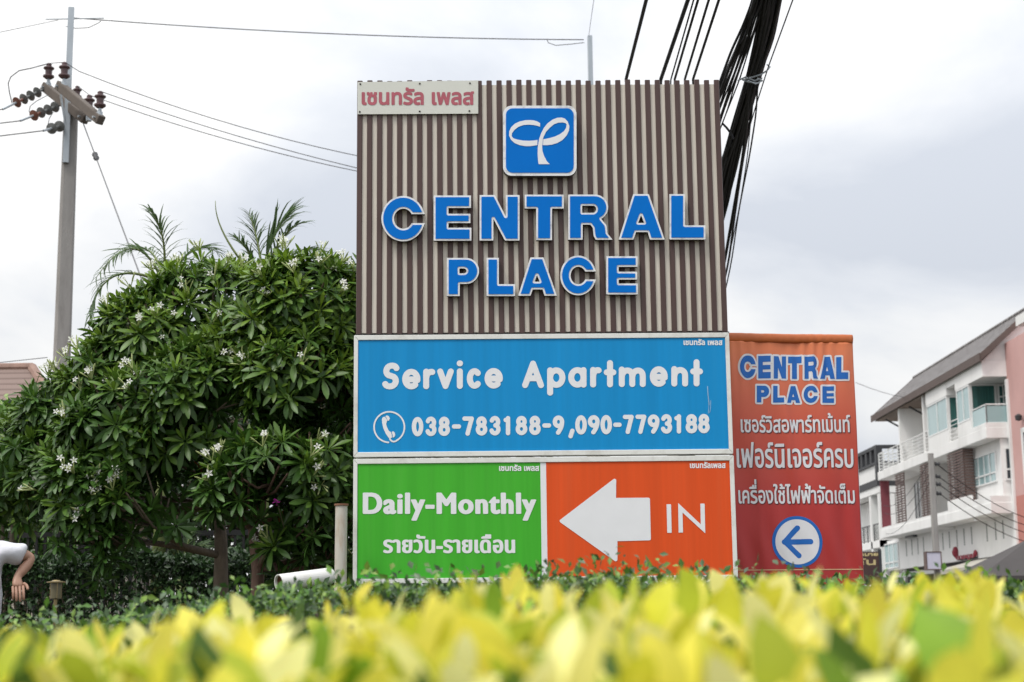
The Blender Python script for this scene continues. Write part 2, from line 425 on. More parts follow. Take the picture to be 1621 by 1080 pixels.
TL, TR, BR, BL = suv(566, 129), suv(1138.5, 127), suv(1152, 528), suv(563, 529)
su0, su1 = (TL[0]+BL[0])/2, (TR[0]+BR[0])/2; sv1, sv0 = (TL[1]+TR[1])/2, (BL[1]+BR[1])/2
board = thing('sign_board', 'brown ribbed board with blue raised letters and a square logo, top of the sign', 'sign board', sfr((su0+su1)/2, sv0, -0.03))
MB().box(su0+0.004, su1-0.004, sv0+0.012, sv1-0.028, -0.058, 0.0, M=lambda p: sfr(*p)).build('backing', M_valley, board)
pit = (su1-su0)/36.55; sw = pit*0.55; mb = MB()
for k in range(37):
    u = su0+k*pit; dv = rng.uniform(-.004, .004)
    for a, b, w0, w1 in ((u, u+sw, 0.0, 0.011),):
        i_ = 0.004
        mb.prism([(a, w0), (a+i_, w1), (b-i_, w1), (b, w0)], lambda p, q, r: sfr(p, r, q), sv0, sv1+dv)
mb.build('ribbed_cladding', M_slat, board)
MB().box(su0-0.003, su1+0.003, sv0-0.014, sv0+0.0, -0.05, 0.03, M=lambda p: sfr(*p)).build('gap_shade_strip', M_dark, board)  # solid black strip, paints the shade of the gap below the board
# channel letters
z5 = lambda w: zoomer(560, 280, 2.7017, w)
BIG = [('C', (118, 82, 304, 276)), ('E', (342, 80, 503, 273)), ('N', (538, 78, 709, 272.5)), ('T', (731, 76.5, 898, 270.5)), ('R', (917, 76, 1107, 269)), ('A', (1133, 74, 1330, 268.5)), ('L', (1350, 74, 1504, 268))]
SML = [('P', (398, 347, 536, 510)), ('L', (568, 346.5, 690, 510)), ('A', (703, 345, 869, 508.5)), ('C', (883, 337, 1036, 507)), ('E', (1080, 340, 1215, 503))]
for ch, bx in BIG+SML:
    W1 = 0.056
    f = z5(W1); o, h = cap_loops(ch, bx)
    o = [orient([f(p) for p in l], True) for l in o]; h = [orient([f(p) for p in l], False) for l in h]
    a = np.array(o[0]); fl = Field(a[:, 0].min()-.02, a[:, 1].min()-.02, a[:, 0].max()+.02, a[:, 1].max()+.02, 0.0026)
    fl.F = fl.poly_sd(o+h, 0.03)
    v_, f_ = fl.mesh(sfr, W1, 0.020)
    lt = mesh_obj('raised_letter', v_, f_, [M_chip, M_return], board, midx=[0]*fl.nface+[1]*(len(f_)-fl.nface))
    v_, f_ = fl.mesh(sfr, W1+0.003, W1, off=-0.0118)
    mesh_obj('letter_face', v_, f_, M_letblue, lt)
# logo plaque
z7 = lambda w: zoomer(780, 150, 7.713, w)
def rrect(x0, y0, x1, y1, r):
    return arc(x1-r, y1-r, r, r, 0, 90, 8)+arc(x0+r, y1-r, r, r, 90, 180, 8)+arc(x0+r, y0+r, r, r, 180, 270, 8)+arc(x1-r, y0+r, r, r, 270, 360, 8)
def warp(l, c):   # bilinear corners for the slightly tilted plaque
    return l
lgw = 0.07; f = z7(lgw)
outer = [orient([f(p) for p in rrect(126, 134, 1023, 990, 105)], True)]
inner = [orient([f(p) for p in rrect(161, 168, 988, 954, 82)], True)]
a = np.array(outer[0])
fl = Field(a[:, 0].min()-.01, a[:, 1].min()-.01, a[:, 0].max()+.01, a[:, 1].max()+.01, 0.003); fl.poly(outer)
v_, f_ = fl.mesh(sfr, lgw, 0.020); plaque = mesh_obj('logo_plaque', v_, f_, [M_chip, M_return], board, midx=[0]*fl.nface+[1]*(len(f_)-fl.nface))
fl = Field(a[:, 0].min()-.01, a[:, 1].min()-.01, a[:, 0].max()+.01, a[:, 1].max()+.01, 0.002); fl.poly(inner)
v_, f_ = fl.mesh(sfr, lgw+.003, lgw); mesh_obj('plaque_face', v_, f_, M_letblue, plaque)
Crib = [(578, 392), (578, 347), (540, 325), (500, 314), (460, 310), (400, 312), (330, 327), (270, 355), (225, 398), (202, 447), (199, 498), (222, 550), (268, 592), (330, 617), (400, 629), (460, 629), (545, 616), (547, 552), (500, 560), (440, 563), (370, 560), (300, 548), (250, 532), (231, 505), (236, 470), (265, 430), (310, 395), (370, 372), (430, 366), (490, 370), (540, 379)]
Prib = [(560, 849), (697, 849), (660, 812), (625, 745), (607, 685), (603, 616), (660, 617), (720, 611), (790, 590), (850, 555), (900, 502), (930, 440), (936, 385), (916, 330), (882, 292), (840, 279), (790, 282), (730, 305), (670, 350), (625, 405), (590, 475), (565, 545), (550, 640), (548, 720), (553, 800)]
Phole = [(612, 545), (622, 510), (650, 455), (700, 400), (750, 361), (800, 343), (850, 339), (888, 346), (903, 366), (895, 408), (870, 445), (820, 483), (760, 511), (700, 528), (640, 541)]
f = z7(lgw+.005)
fl = Field(a[:, 0].min()-.01, a[:, 1].min()-.01, a[:, 0].max()+.01, a[:, 1].max()+.01, 0.0016)
fl.poly([orient([f(p) for p in Crib], True)]); P2 = Field(a[:, 0].min()-.01, a[:, 1].min()-.01, a[:, 0].max()+.01, a[:, 1].max()+.01, 0.0016)
P2.F = P2.poly_sd([orient([f(p) for p in Prib], True), orient([f(p) for p in Phole], False)], .02); fl.F = np.maximum(fl.F, P2.F)
fl.cut([orient([f(p) for p in [(545, 640), (551, 545), (557, 545), (551, 640)]], True)])
fl.cut([orient([f(p) for p in [(606, 640), (613, 540), (618, 540), (611, 640)]], True)])
v_, f_ = fl.mesh(sfr, lgw+.005); mesh_obj('ribbon_emblem', v_, f_, M_vinyl, plaque)

def lettering(txt, x0, y0, x1, y1, w, frm, uv, m, parent, bold=0.0, squash=1.0, h=0.0016, name='lettering', extra=None, w0=None, loops=None, sp=1.0):
    """text fitted into the measured box x0..x1, y0..y1 (y0 above)."""
    xm, ym = (x0+x1)/2, (y0+y1)/2
    ua, ub = uv(x0, ym, w)[0], uv(x1, ym, w)[0]; vb, va = uv(xm, y0, w)[1], uv(xm, y1, w)[1]
    ha, hb = uv(x0, ym, w)[1], uv(x1, ym, w)[1]
    L = loops or text_loops(txt, sp)
    if extra: L = extra(L)
    L = fit(L, ua*squash+bold, va+bold, ub*squash-bold, vb-bold)
    fl = Field(ua*squash-.01, va-.01, ub*squash+.01, vb+.01, h); fl.poly(L, bold)
    sh = (hb-ha)/(ub-ua) if abs(ub-ua) > 0 else 0
    fr2 = lambda u, v, w_: frm(u/squash, v+sh*(u/squash-(ua+ub)/2), w_)
    v_, f_ = fl.mesh(fr2, w, w0, run=6 if frm is bfr2[0] else 9999)
    return mesh_obj(name, v_, f_, m, parent)

bfr2 = [None]
# the small name plate screwed over the corner
pw = 0.019
p0, p1, p2, p3 = suv(566, 130, pw+.004), suv(757, 127.5, pw+.004), suv(757, 180, pw+.004), suv(566, 181, pw+.004)
plate = thing('name_plate', 'faded white plate with dull red Thai lettering screwed to the brown ribs', 'sign', sfr((p0[0]+p1[0])/2, p3[1], pw))
MB().prism([p3, p2, p1, p0], sfr, pw, pw+.004).build('plate', M_plate, plate)
lettering('เซนทรัล เพลส', 572.5, 138.3, 750.5, 166.5, pw+.006, sfr, suv, M_faded, plate, bold=0.0045, h=.0015)
for sx, sy in ((570.3, 133.2), (664.5, 132.6), (744, 132), (569.5, 177.2), (664.3, 176.5), (743, 175.8)):
    u, v = suv(sx, sy, pw+.004); MB().lathe([(.006, 0), (.006, .003), (.003, .005)], sfr(u, v, pw+.004), S_N, 8).build('screw', M_screw, plate)

# blue light box
def light_box(label, oc, ic, panels, wf):
    U0 = (suv(*oc[0], wf)[0]+suv(*oc[3], wf)[0])/2; U1 = (suv(*oc[1], wf)[0]+suv(*oc[2], wf)[0])/2
    V1 = (suv(*oc[0], wf)[1]+suv(*oc[1], wf)[1])/2; V0 = (suv(*oc[2], wf)[1]+suv(*oc[3], wf)[1])/2
    u0 = (suv(*ic[0], wf)[0]+suv(*ic[3], wf)[0])/2; u1 = (suv(*ic[1], wf)[0]+suv(*ic[2], wf)[0])/2
    v1 = (suv(*ic[0], wf)[1]+suv(*ic[1], wf)[1])/2; v0 = (suv(*ic[2], wf)[1]+suv(*ic[3], wf)[1])/2
    t = thing('sign_box', label, 'sign box', sfr((U0+U1)/2, V0, 0))
    MB().box(U0+.006, U1-.006, V0+.006, V1-.006, -0.10, wf-.014, M=lambda p: sfr(*p)).build('casing', M_alu, t)
    mb = MB(); g_ = 0.0008
    for q in ([(U0, V1), (u0, v1), (u1, v1), (U1, V1)], [(U1, V0), (u1, v0), (u0, v0), (U0, V0)], [(U0, V0), (u0, v0), (u0, v1), (U0, V1)], [(U1, V1), (u1, v1), (u1, v0), (U1, V0)]):
        c = np.mean(q, axis=0); q = [tuple(np.array(p)-(np.array(p)-c)/np.linalg.norm(np.array(p)-c)*g_) for p in q]
        mb.prism(orient(q, True), sfr, wf-.03, wf)
    bevel(mb.build('frame', M_alu, t), .002, 1)
    for nm, a, b, m in panels:
        ua = suv(a, (ic[0][1]+ic[3][1])/2, wf)[0] if a else u0+.0005; ub = suv(b, (ic[0][1]+ic[3][1])/2, wf)[0] if b else u1-.0005
        MB().box(ua, ub, v0+.0005, v1-.0005, wf-.013, wf-.007, M=lambda p: sfr(*p)).build(nm, m, t)
    return t, (U0, U1, V0, V1, u0, u1, v0, v1)
WF = 0.035; PWF = WF-.007
bt, bb = light_box('blue framed box advertising serviced apartments with two telephone numbers', [(560.5, 531), (1154, 526.5), (1161, 718.6), (559.3, 723.8)], [(567, 539.3), (1148, 533.3), (1154, 710.8), (566, 716)], [('blue_panel', None, None, M_blue)], WF)
gt, gb = light_box('green and orange framed box with a fat white arrow, lowest of the stack', [(559.5, 726.3), (1162, 721.3), (1168, 917), (558.3, 925.5)], [(566, 735.3), (1155, 728.5), (1161, 909.5), (565, 917.3)], [('green_panel', None, 856.6, M_green), ('divider', 856.6, 865.8, M_vinyl), ('orange_panel', 865.8, None, M_orange)], WF)
# rounded stroke lettering of the blue box, drawn on the panel plane
z1 = zoomer(550, 520, 4.909, PWF+.002)
def strokes(parent, name, paths, r, h=.0017, m=None):
    """paths in enlarged-photo units; r in the same units"""
    k = 10.0/F_PX/4.909
    pts = [[z1(p) for p in pa] for pa in paths]
    a = np.array([q for pa in pts for q in pa]); rr = r*k
    fl = Field(a[:, 0].min()-rr-.01, a[:, 1].min()-rr-.01, a[:, 0].max()+rr+.01, a[:, 1].max()+rr+.01, h)
    for pa in pts: fl.stroke(pa, rr)
    v_, f_ = fl.mesh(sfr, PWF+.002)
    return mesh_obj(name, v_, f_, m or M_vinyl, parent)
def bez(*p, n=10):
    p = [np.array(q, float) for q in p]; out = []
    for t in np.linspace(0, 1, n+1):
        q = list(p)
        while len(q) > 1: q = [q[i]+(q[i+1]-q[i])*t for i in range(len(q)-1)]
        out.append(tuple(q[0]))
    return out
def glyph(ch, x0, x1, top, base, r):
    """centre lines; top/base are the outer edges of the x-height (or cap) band"""
    a, b, t, q = x0+r, x1-r, top+r, base-r; m = (a+b)/2; ry = (q-t)/2; my = (t+q)/2; rx = (b-a)/2
    if ch == 'S':
        return [bez((b, t+.14*(q-t)), (b-.15*rx, t-.02*ry), (m, t-.05*ry), (a-.1*rx, t-.05*ry), (a+.02*rx, my-.42*ry), (a, my-.05*ry), (m, my), n=12)+bez((m, my), (b+.1*rx, my+.1*ry), (b+.12*rx, q-.55*ry), (b+.1*rx, q+.1*ry), (m, q+.05*ry), (a+.2*rx, q+.05*ry), (a, q-.12*(q-t)), n=12)]
    if ch == 'e': return [arc(m, my, rx, ry, 8, -310, 30), [(a, my+2), (b, my+2)]]
    if ch == 'c': return [arc(m+2, my, rx, ry, -48, -312, 26)]
    if ch == 'r': return [[(a, t), (a, q)], bez((a, my-4), (a+2, t+2), (b-6, t-2), (b, t+3))]
    if ch == 'v': return [[(a, t), (m, q), (b, t)]]
    if ch == 'i': return [[(m, t), (m, q)], [(m-1, t-62), (m+1, t-62)]]
    if ch == 'A': return [[(a, q), (m, t), (b, q)], [(a+.30*(b-a)-4, q-.32*(q-t)), (b-.30*(b-a)+4, q-.32*(q-t))]]
    if ch == 'p': return [[(a, t), (a, q+60)], arc(m, my, rx, ry, 0, 360, 28)]
    if ch == 'a': return [[(b, t), (b, q)], arc(m, my, rx, ry, 0, 360, 28)]
    if ch == 't': return [[(m, t-52), (m, q)], [(a, t+20), (b, t+20)]]
    if ch == 'n': return [[(a, t), (a, q)], bez((a, my), (a+4, t-6), (b, t-10), (b, my-6))+[(b, q)]]
    if ch == 'm': return [[(a, t), (a, q)], bez((a, my), (a+4, t-6), (m, t-10), (m, my-6))+[(m, q)], bez((m, my), (m+4, t-6), (b, t-10), (b, my-6))+[(b, q)]]
    if ch == '0': return [arc(m, my, rx, ry, 0, 360, 28)]
    if ch == '1': return [[(b, t), (b, q)], bez((b, t), (b-6, t+12), (a, t+14), (a, t+14))]
    if ch == '7': return [[(a, t), (b, t)], bez((b, t), (b-.6*rx, my), (m-.15*rx, q))]
    if ch == '3': return [arc(m, t+.47*ry, rx*.92, ry*.50, -160, 80, 18), arc(m, q-.54*ry, rx, ry*.54, -80, 160, 18)]
    if ch == '8': return [arc(m, t+.47*ry, rx*.86, ry*.47, 0, 360, 24), arc(m, q-.54*ry, rx, ry*.54, 0, 360, 24)]
    if ch == '9': return [arc(m, t+.56*ry, rx, ry*.56, 0, 360, 24), bez((b, t+.56*ry), (b, my+.3*ry), (m-.1*rx, q))]
    if ch == '-': return [[(x0+14, my+2), (x1-14, my+2)]]
    if ch == ',': return [[(x0+32, base-30), (x0+18, base+12)]]
tilt = lambda x: -0.0105*(x-300)
S1 = 1473
paths = []
for ch, x0, x1 in [('S', 270, 405), ('e', 425, 568), ('r', 588, 683), ('v', 697, 827), ('i', 850, 897), ('c', 925, 1047), ('e', 1065, 1208), ('A', 1357, 1528), ('p', 78+S1, 222+S1), ('a', 242+S1, 386+S1), ('r', 412+S1, 503+S1), ('t', 518+S1, 617+S1), ('m', 635+S1, 846+S1), ('e', 876+S1, 1017+S1), ('n', 1043+S1, 1175+S1), ('t', 1190+S1, 1290+S1)]:
    d = tilt((x0+x1)/2); cap = ch in 'SA'
    if ch == 'A': strokes(bt, 'lettering', paths, 23.5); paths = []
    paths += glyph(ch, x0, x1, (262 if cap else 316)+d, 477+d, 24)
strokes(bt, 'lettering', paths, 23.5)
paths = []
for ch, x0, x1 in [('0', 500, 590), ('3', 605, 692), ('8', 707, 797), ('-', 815, 880), ('7', 893, 983), ('8', 997, 1087), ('3', 1102, 1190), ('1', 1213, 1265), ('8', 1307, 1398), ('8', 1412, 1502), ('-', 1517, 1580), ('9', 122+S1, 212+S1), (',', 243+S1, 285+S1), ('0', 297+S1, 388+S1), ('9', 395+S1, 487+S1), ('0', 493+S1, 583+S1), ('-', 595+S1, 655+S1), ('7', 667+S1, 752+S1), ('7', 765+S1, 850+S1), ('9', 860+S1, 952+S1), ('3', 962+S1, 1050+S1), ('1', 1067+S1, 1120+S1), ('8', 1155+S1, 1247+S1), ('8', 1252+S1, 1342+S1)]:
    d = tilt((x0+x1)/2)
    if ch == ',': strokes(bt, 'lettering', paths, 17.0, h=.0014); paths = []
    paths += glyph(ch, x0, x1, 691+d, 841+d, 17)
strokes(bt, 'lettering', paths, 17.0, h=.0014)
zz = lambda p: (( 600+p[0]/15.43-550)*4.909, (640+p[1]/15.43-520)*4.909)
ring = arc(325, 767, 118, 119, 93, 348, 40)
ring2 = arc(325, 767, 118, 119, -14, 60, 12)+bez((384, 870), (362, 890), (338, 878), (330, 858), n=8)
strokes(bt, 'telephone_symbol', [ring, ring2], 6.2, h=.0012)
k_ = lambda l: [zz(p) for p in l]
hs = [(70, 360), (95, 315), (140, 305), (175, 345), (205, 400), (190, 425), (175, 480), (195, 560), (240, 655), (290, 680), (310, 740), (315, 820), (270, 838), (225, 810), (165, 720), (105, 590), (75, 450)]
e1 = [(155, 295), (190, 272), (240, 295), (265, 350), (240, 400), (215, 405), (190, 345)]
e2 = [(308, 680), (345, 662), (385, 690), (395, 760), (370, 810), (335, 815), (330, 740)]
pl_ = [orient([z1(p) for p in k_(l)], True) for l in (hs, e1, e2)]
a = np.array([q for l in pl_ for q in l]); fl = Field(a[:, 0].min()-.01, a[:, 1].min()-.01, a[:, 0].max()+.01, a[:, 1].max()+.01, .0011); fl.poly(pl_)
v_, f_ = fl.mesh(sfr, PWF+.002); mesh_obj('telephone_symbol', v_, f_, M_vinyl, bt)
M_scuff = mat('pale_scuff', (0.30, 0.50, 0.68), 0.6, 0.3, 60)
strokes(bt, 'scratch', [[(1325+S1, 452), (1329+S1, 520), (1338+S1, 590)]], 3.2, h=.001, m=M_scuff)
strokes(bt, 'scratch', [[(1330+S1, 540), (1336+S1, 600), (1331+S1, 660)], [(1350+S1, 560), (1349+S1, 620), (1342+S1, 655)]], 2.0, h=.001, m=M_scuff)
lettering('เชนทรัล เพลส', 1082, 536.6, 1143.6, 546.6, PWF+.002, sfr, suv, M_vinyl, bt, bold=.0016, h=.0009)
# green and orange panels
lettering('เชนทรัล เพลส', 790, 735.2, 853.5, 745.8, PWF+.002, sfr, suv, M_vinyl, gt, bold=.0016, h=.0009)
lettering('เชนทรัลเพลส', 1092, 731, 1148.6, 741.3, PWF+.002, sfr, suv, M_vinyl, gt, bold=.0016, h=.0009)
lettering('Daily-Monthly', 574.2, 780, 849, 824.4, PWF+.002, sfr, suv, M_vinyl, gt, bold=.0044, squash=0.50, h=.0010, sp=1.13)
lettering('รายวัน-รายเดือน', 606.5, 846, 815.5, 876, PWF+.002, sfr, suv, M_vinyl, gt, bold=.0030, squash=0.50, h=.0010, sp=1.06)
z4 = zoomer(850, 720, 4.909, PWF+.002)
arw = [(190, 515), (603, 200), (601, 349), (865, 347), (872, 652), (612, 659), (612, 815)]
arw = orient([z4(p) for p in arw], True); a = np.array(arw)
fl = Field(a[:, 0].min()-.03, a[:, 1].min()-.03, a[:, 0].max()+.03, a[:, 1].max()+.03, .002); fl.poly([arw], .0105)
v_, f_ = fl.mesh(sfr, PWF+.002); mesh_obj('arrow', v_, f_, M_vinyl, gt)
for nm, lp in (('letter', [(1007, 385), (1042, 385), (1047, 607), (1013, 607)]), ('letter', [(1097, 375), (1273, 541), (1270, 380), (1303, 380), (1308, 611), (1131, 449), (1135, 605), (1101, 605)])):
    q = orient([z4(p) for p in lp], True); a = np.array(q)
    fl = Field(a[:, 0].min()-.01, a[:, 1].min()-.01, a[:, 0].max()+.01, a[:, 1].max()+.01, .0013); fl.poly([q])
    v_, f_ = fl.mesh(sfr, PWF+.002); mesh_obj('lettering', v_, f_, M_vinyl, gt)

# ------------------------------------------------------------------ the vinyl banner
BY = R(8.5); B_R = np.array([math.cos(BY), math.sin(BY), 0]); B_N = np.array([math.sin(BY), -math.cos(BY), 0]); B_O = np.array([0, 10.07, 0])
def buv(px, py, w=0.0):
    d = ray(px, py); o = B_O + B_N*w; t = ((o-EYE)@B_N)/(d@B_N); p = EYE+d*t; return (p-B_O)@B_R, p[2]
bu0 = (buv(1156, 527)[0]+buv(1167, 902)[0])/2-.01; bu1 = (buv(1354, 530)[0]+buv(1362, 905)[0])/2
bv1 = buv(1250, 528.5)[1]; bv0 = buv(1260, 903)[1]-.10
def wrinkle(u, v):
    s = (u-bu0)/(bu1-bu0); t = (bv1-v)/(bv1-bv0)
    fade = math.exp(-((t-.10)/.13)**2)
    z = .0075*fade*math.sin(60*s+3*math.sin(9*s)) * (0.4+0.6*abs(math.sin(7*s)))
    z += .013*math.sin(2.2*math.pi*(s*1.15+.25*t)+1.0)*(1-.4*t)
    z += .014*math.exp(-((s-.42-.13*(t-.2))/.035)**2)*math.exp(-((t-.38)/.28)**2)
    z -= .013*math.exp(-((s-.80-.10*t)/.05)**2)*math.exp(-((t-.75)/.25)**2)
    z += .012*math.exp(-((s-.17-.05*t)/.04)**2)*math.exp(-((t-.70)/.3)**2)
    z += .006*math.sin(34*s+8*t+2*math.sin(11*t))*math.exp(-((t-.86)/.14)**2)
    z += .004*math.sin(21*s-5*t+1.5*math.sin(6*t))
    return z
def bfr(u, v, w=0.0): return B_O + B_R*u + np.array([0, 0, v]) + B_N*(w+wrinkle(u, v))
M_banner = bpy.data.materials.new('printed_banner'); M_banner.use_nodes = True; t = M_banner.node_tree; b = t.nodes['Principled BSDF']
tcn = N(t, 'ShaderNodeTexCoord'); sp = N(t, 'ShaderNodeSeparateXYZ'); t.links.new(tcn.outputs['Object'], sp.inputs[0])
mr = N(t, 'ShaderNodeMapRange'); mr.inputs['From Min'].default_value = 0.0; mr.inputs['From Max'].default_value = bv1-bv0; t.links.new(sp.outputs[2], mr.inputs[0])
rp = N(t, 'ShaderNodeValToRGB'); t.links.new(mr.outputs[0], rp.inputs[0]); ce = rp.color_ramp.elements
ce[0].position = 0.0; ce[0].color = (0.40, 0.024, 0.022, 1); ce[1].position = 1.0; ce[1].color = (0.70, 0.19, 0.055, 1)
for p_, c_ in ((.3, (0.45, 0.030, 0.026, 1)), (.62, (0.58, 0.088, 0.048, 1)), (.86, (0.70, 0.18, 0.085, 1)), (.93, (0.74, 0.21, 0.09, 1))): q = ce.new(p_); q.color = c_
t.links.new(rp.outputs[0], b.inputs['Base Color']); b.inputs['Roughness'].default_value = 0.42
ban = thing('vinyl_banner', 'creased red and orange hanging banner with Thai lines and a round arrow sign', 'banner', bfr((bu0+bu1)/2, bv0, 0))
nu, nv = 90, 150
def grid(fr, u0, u1, v0, v1, nu, nv, w):
    vs = [fr(u0+(u1-u0)*i/nu, v0+(v1-v0)*j/nv, w) for j in range(nv+1) for i in range(nu+1)]
    fs = [(j*(nu+1)+i, j*(nu+1)+i+1, (j+1)*(nu+1)+i+1, (j+1)*(nu+1)+i) for j in range(nv) for i in range(nu)]
    return vs, fs
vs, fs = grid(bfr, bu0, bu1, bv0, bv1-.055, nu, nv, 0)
o = mesh_obj('cloth', vs, fs, M_banner, ban, smooth=True); sd = o.modifiers.new('thick', 'SOLIDIFY'); sd.thickness = .0015; sd.offset = -1
M_hem = mat('banner_hem', (0.50, 0.125, 0.030), 0.45, 0.1, 8)
mb = MB(); ns = 60
ring_ = []
vs = []; fs = []
for i in range(ns+1):
    u = bu0+(bu1-bu0)*i/ns
    for j in range(10):
        a_ = 2*math.pi*j/10
        c0 = bfr(u, bv1-.03, 0); jig = .002*math.sin(i*1.7+j)
        vs.append(B_O + B_R*u + np.array([0, 0, bv1-.03+.030*math.sin(a_)]) + B_N*(.5*wrinkle(u, bv1-.05)+(.013+jig)*math.cos(a_)))
fs = [(i*10+j, i*10+(j+1) % 10, (i+1)*10+(j+1) % 10, (i+1)*10+j) for i in range(ns) for j in range(10)]+[tuple(range(10)), tuple(ns*10+j for j in range(10))]
mesh_obj('hem', vs, fs, M_hem, ban, smooth=True)
M_seam = mat('seam_thread', (0.62, 0.40, 0.22), 0.6, 0.1)
vseam = buv(1260, 902)[1]
vs, fs = grid(bfr, bu0+.004, bu1-.004, vseam-.003, vseam+.003, 60, 1, .0015); mesh_obj('seam', vs, fs, M_seam, ban)
for u in (bu0+.006, bu1-.006):
    MB().tube([B_O+B_R*u+np.array([0, 0, z])-B_N*.03 for z in (0, bv1)], .016).build('support_pole', M_steel, ban)
bfr2[0] = bfr
M_bblue = mat('print_blue', (0.004, 0.125, 0.47), 0.42, 0.06, 6)
M_bwhite = mat('print_white', (0.74, 0.73, 0.75), 0.42, 0.05, 6)
M_bshadow = mat('print_dark_edge', (0.10, 0.010, 0.015), 0.45, 0.05, 6)
BC = [('C', (-90, 295, 148, 622)), ('E', (186, 297, 362, 622)), ('N', (405, 303, 590, 624)), ('T', (616, 306, 802, 627)), ('R', (840, 310, 1037, 630)), ('A', (1058, 315, 1270, 634)), ('L', (1287, 320, 1456, 637))]
BP = [('P', (163, 722, 342, 964)), ('L', (397, 725, 553, 967)), ('A', (595, 727, 788, 970)), ('C', (830, 727, 1027, 975)), ('E', (1088, 737, 1258, 975))]
for row in (BC, BP):
    fb = lambda p: buv(1180+p[0]/9, 530+p[1]/9, .004)
    L_ = []; H_ = []
    for ch, bx in row:
        o_, h_ = cap_loops(ch, bx); L_ += [orient([fb(p) for p in l], True) for l in o_]; H_ += [orient([fb(p) for p in l], False) for l in h_]
    a = np.array([q for l in L_ for q in l])
    fl = Field(a[:, 0].min()-.03, a[:, 1].min()-.03, a[:, 0].max()+.03, a[:, 1].max()+.03, .0016); fl.F = fl.poly_sd(L_+H_, .04)
    v_, f_ = fl.mesh(bfr, .0022, off=.0115, run=6); mesh_obj('letter_outline', v_, f_, M_bwhite, ban)
    v_, f_ = fl.mesh(bfr, .0036, off=-.0006, run=6); mesh_obj('lettering', v_, f_, M_bblue, ban)
def tone_up(L):      # lift the second mark of the stacked pair above the vowel sign
    return L
def banner_text(txt, x0, y0, x1, y1, bold, extra=None):
    lettering(txt, x0+1, y0+1.2, x1+1, y1+1.2, .0022, bfr, buv, M_bshadow, ban, bold=bold+.0008, name='letter_outline', extra=extra, h=.0017)
    lettering(txt, x0, y0, x1, y1, .0036, bfr, buv, M_bwhite, ban, bold=bold, extra=extra, h=.0017)
def add_mark(L):
    # L is the line without the tone mark over the third cluster; add a short upright stroke above its vowel sign
    a = text_loops('เครื'); q = np.array([p for l in a for p in l]); top = q[:, 1].max(); xr = q[:, 0].max()
    x_ = [l for l in a if np.mean([p[1] for p in l]) > 0.62]; xr = max(p[0] for l in x_ for p in l)
    return L+[[(xr-.075, top+.05), (xr, top+.05), (xr, top+.24), (xr-.075, top+.24)]]
banner_text('เซอร์วิสอพาร์ทเม้นท์', 1171.5, 654, 1345.5, 685, .0022)
banner_text('เฟอร์นิเจอร์ครบ', 1165.5, 700, 1351, 741, .0028)
banner_text('เครืองใช้ไฟฟ้าจัดเต็ม', 1168, 759, 1353, 797.5, .0022, add_mark)
cu, cv = buv(1262.5, 857.8, .004); rr = 41.3*10.1/F_PX
fl = Field(cu-rr-.02, cv-rr-.02, cu+rr+.02, cv+rr+.02, .0018); fl.F = rr-np.hypot(fl.U-cu, fl.V-cv)
v_, f_ = fl.mesh(bfr, .0022, run=6); mesh_obj('arrow_ring', v_, f_, M_bblue, ban)
v_, f_ = fl.mesh(bfr, .0030, off=-.021, run=6); mesh_obj('arrow_disc', v_, f_, M_bwhite, ban)
fl = Field(cu-rr, cv-rr, cu+rr, cv+rr, .0016); kk = 10.1/F_PX
fl.stroke([(cu-22*kk, cv-.3*kk), (cu+21*kk, cv)], 4.3*kk); fl.stroke([(cu+1*kk, cv+22*kk), (cu-21*kk, cv), (cu+2*kk, cv-22*kk)], 4.3*kk)
v_, f_ = fl.mesh(bfr, .0038, run=6); mesh_obj('arrow', v_, f_, M_bblue, ban)

# ------------------------------------------------------------------ shophouses across the road
XF = 20.5; Y0, Y1 = 69.5, 90.7
M_wall = mat('white_render', (0.82, 0.815, 0.80), 0.75, 0.06, 0.7, dirt=(0.50, 0.49, 0.46), dirt_amt=0.35, dirt_scale=0.8, stretch=(1, 1, .35))
M_pink = mat('pink_render', (0.58, 0.345, 0.32), 0.8, 0.08, 0.6, dirt=(0.62, 0.40, 0.37), dirt_amt=0.5, dirt_scale=0.35)
M_frame = mat('window_frame_white', (0.78, 0.78, 0.77), 0.4, 0.03)
M_glass = mat('pale_teal_glass', (0.30, 0.44, 0.45), 0.06, 0.10, 0.6, spec=0.9)
M_dglass = mat('dark_glass', (0.025, 0.035, 0.045), 0.08, 0.2, 1.0, spec=0.8)
M_curtain = mat('green_curtain_glass', (0.035, 0.125, 0.115), 0.25, 0.45, 3.0, stretch=(6, 6, .25))
M_louver = mat('brown_louvre', (0.12, 0.075, 0.065), 0.6, 0.15, 4)
M_char = mat('charcoal_paint', (0.035, 0.036, 0.04), 0.6, 0.1, 2)
M_maroon = mat('maroon_panel', (0.20, 0.045, 0.06), 0.6, 0.1, 2)
M_fascia = mat('brown_fascia', (0.105, 0.075, 0.065), 0.7, 0.12, 2)
M_soffit = mat('brown_soffit', (0.20, 0.15, 0.12), 0.8, 0.15, 2)
M_slit = mat('grey_slit', (0.25, 0.26, 0.25), 0.7, 0.1)
M_shade = mat('shop_shade', (0.05, 0.05, 0.05), 0.8, 0.3, 2)  # flat dark colour standing in for the shade inside the shops
M_rooftile = bpy.data.materials.new('grey_tile_roof'); M_rooftile.use_nodes = True; t = M_rooftile.node_tree; b = t.nodes['Principled BSDF']; b.inputs['Roughness'].default_value = .8
uvn = N(t, 'ShaderNodeTexCoord'); br = N(t, 'ShaderNodeTexBrick'); mpn = N(t, 'ShaderNodeMapping'); mpn.inputs['Rotation'].default_value = (0, 0, R(90)); t.links.new(uvn.outputs['Object'], mpn.inputs[0]); t.links.new(mpn.outputs[0], br.inputs[0])
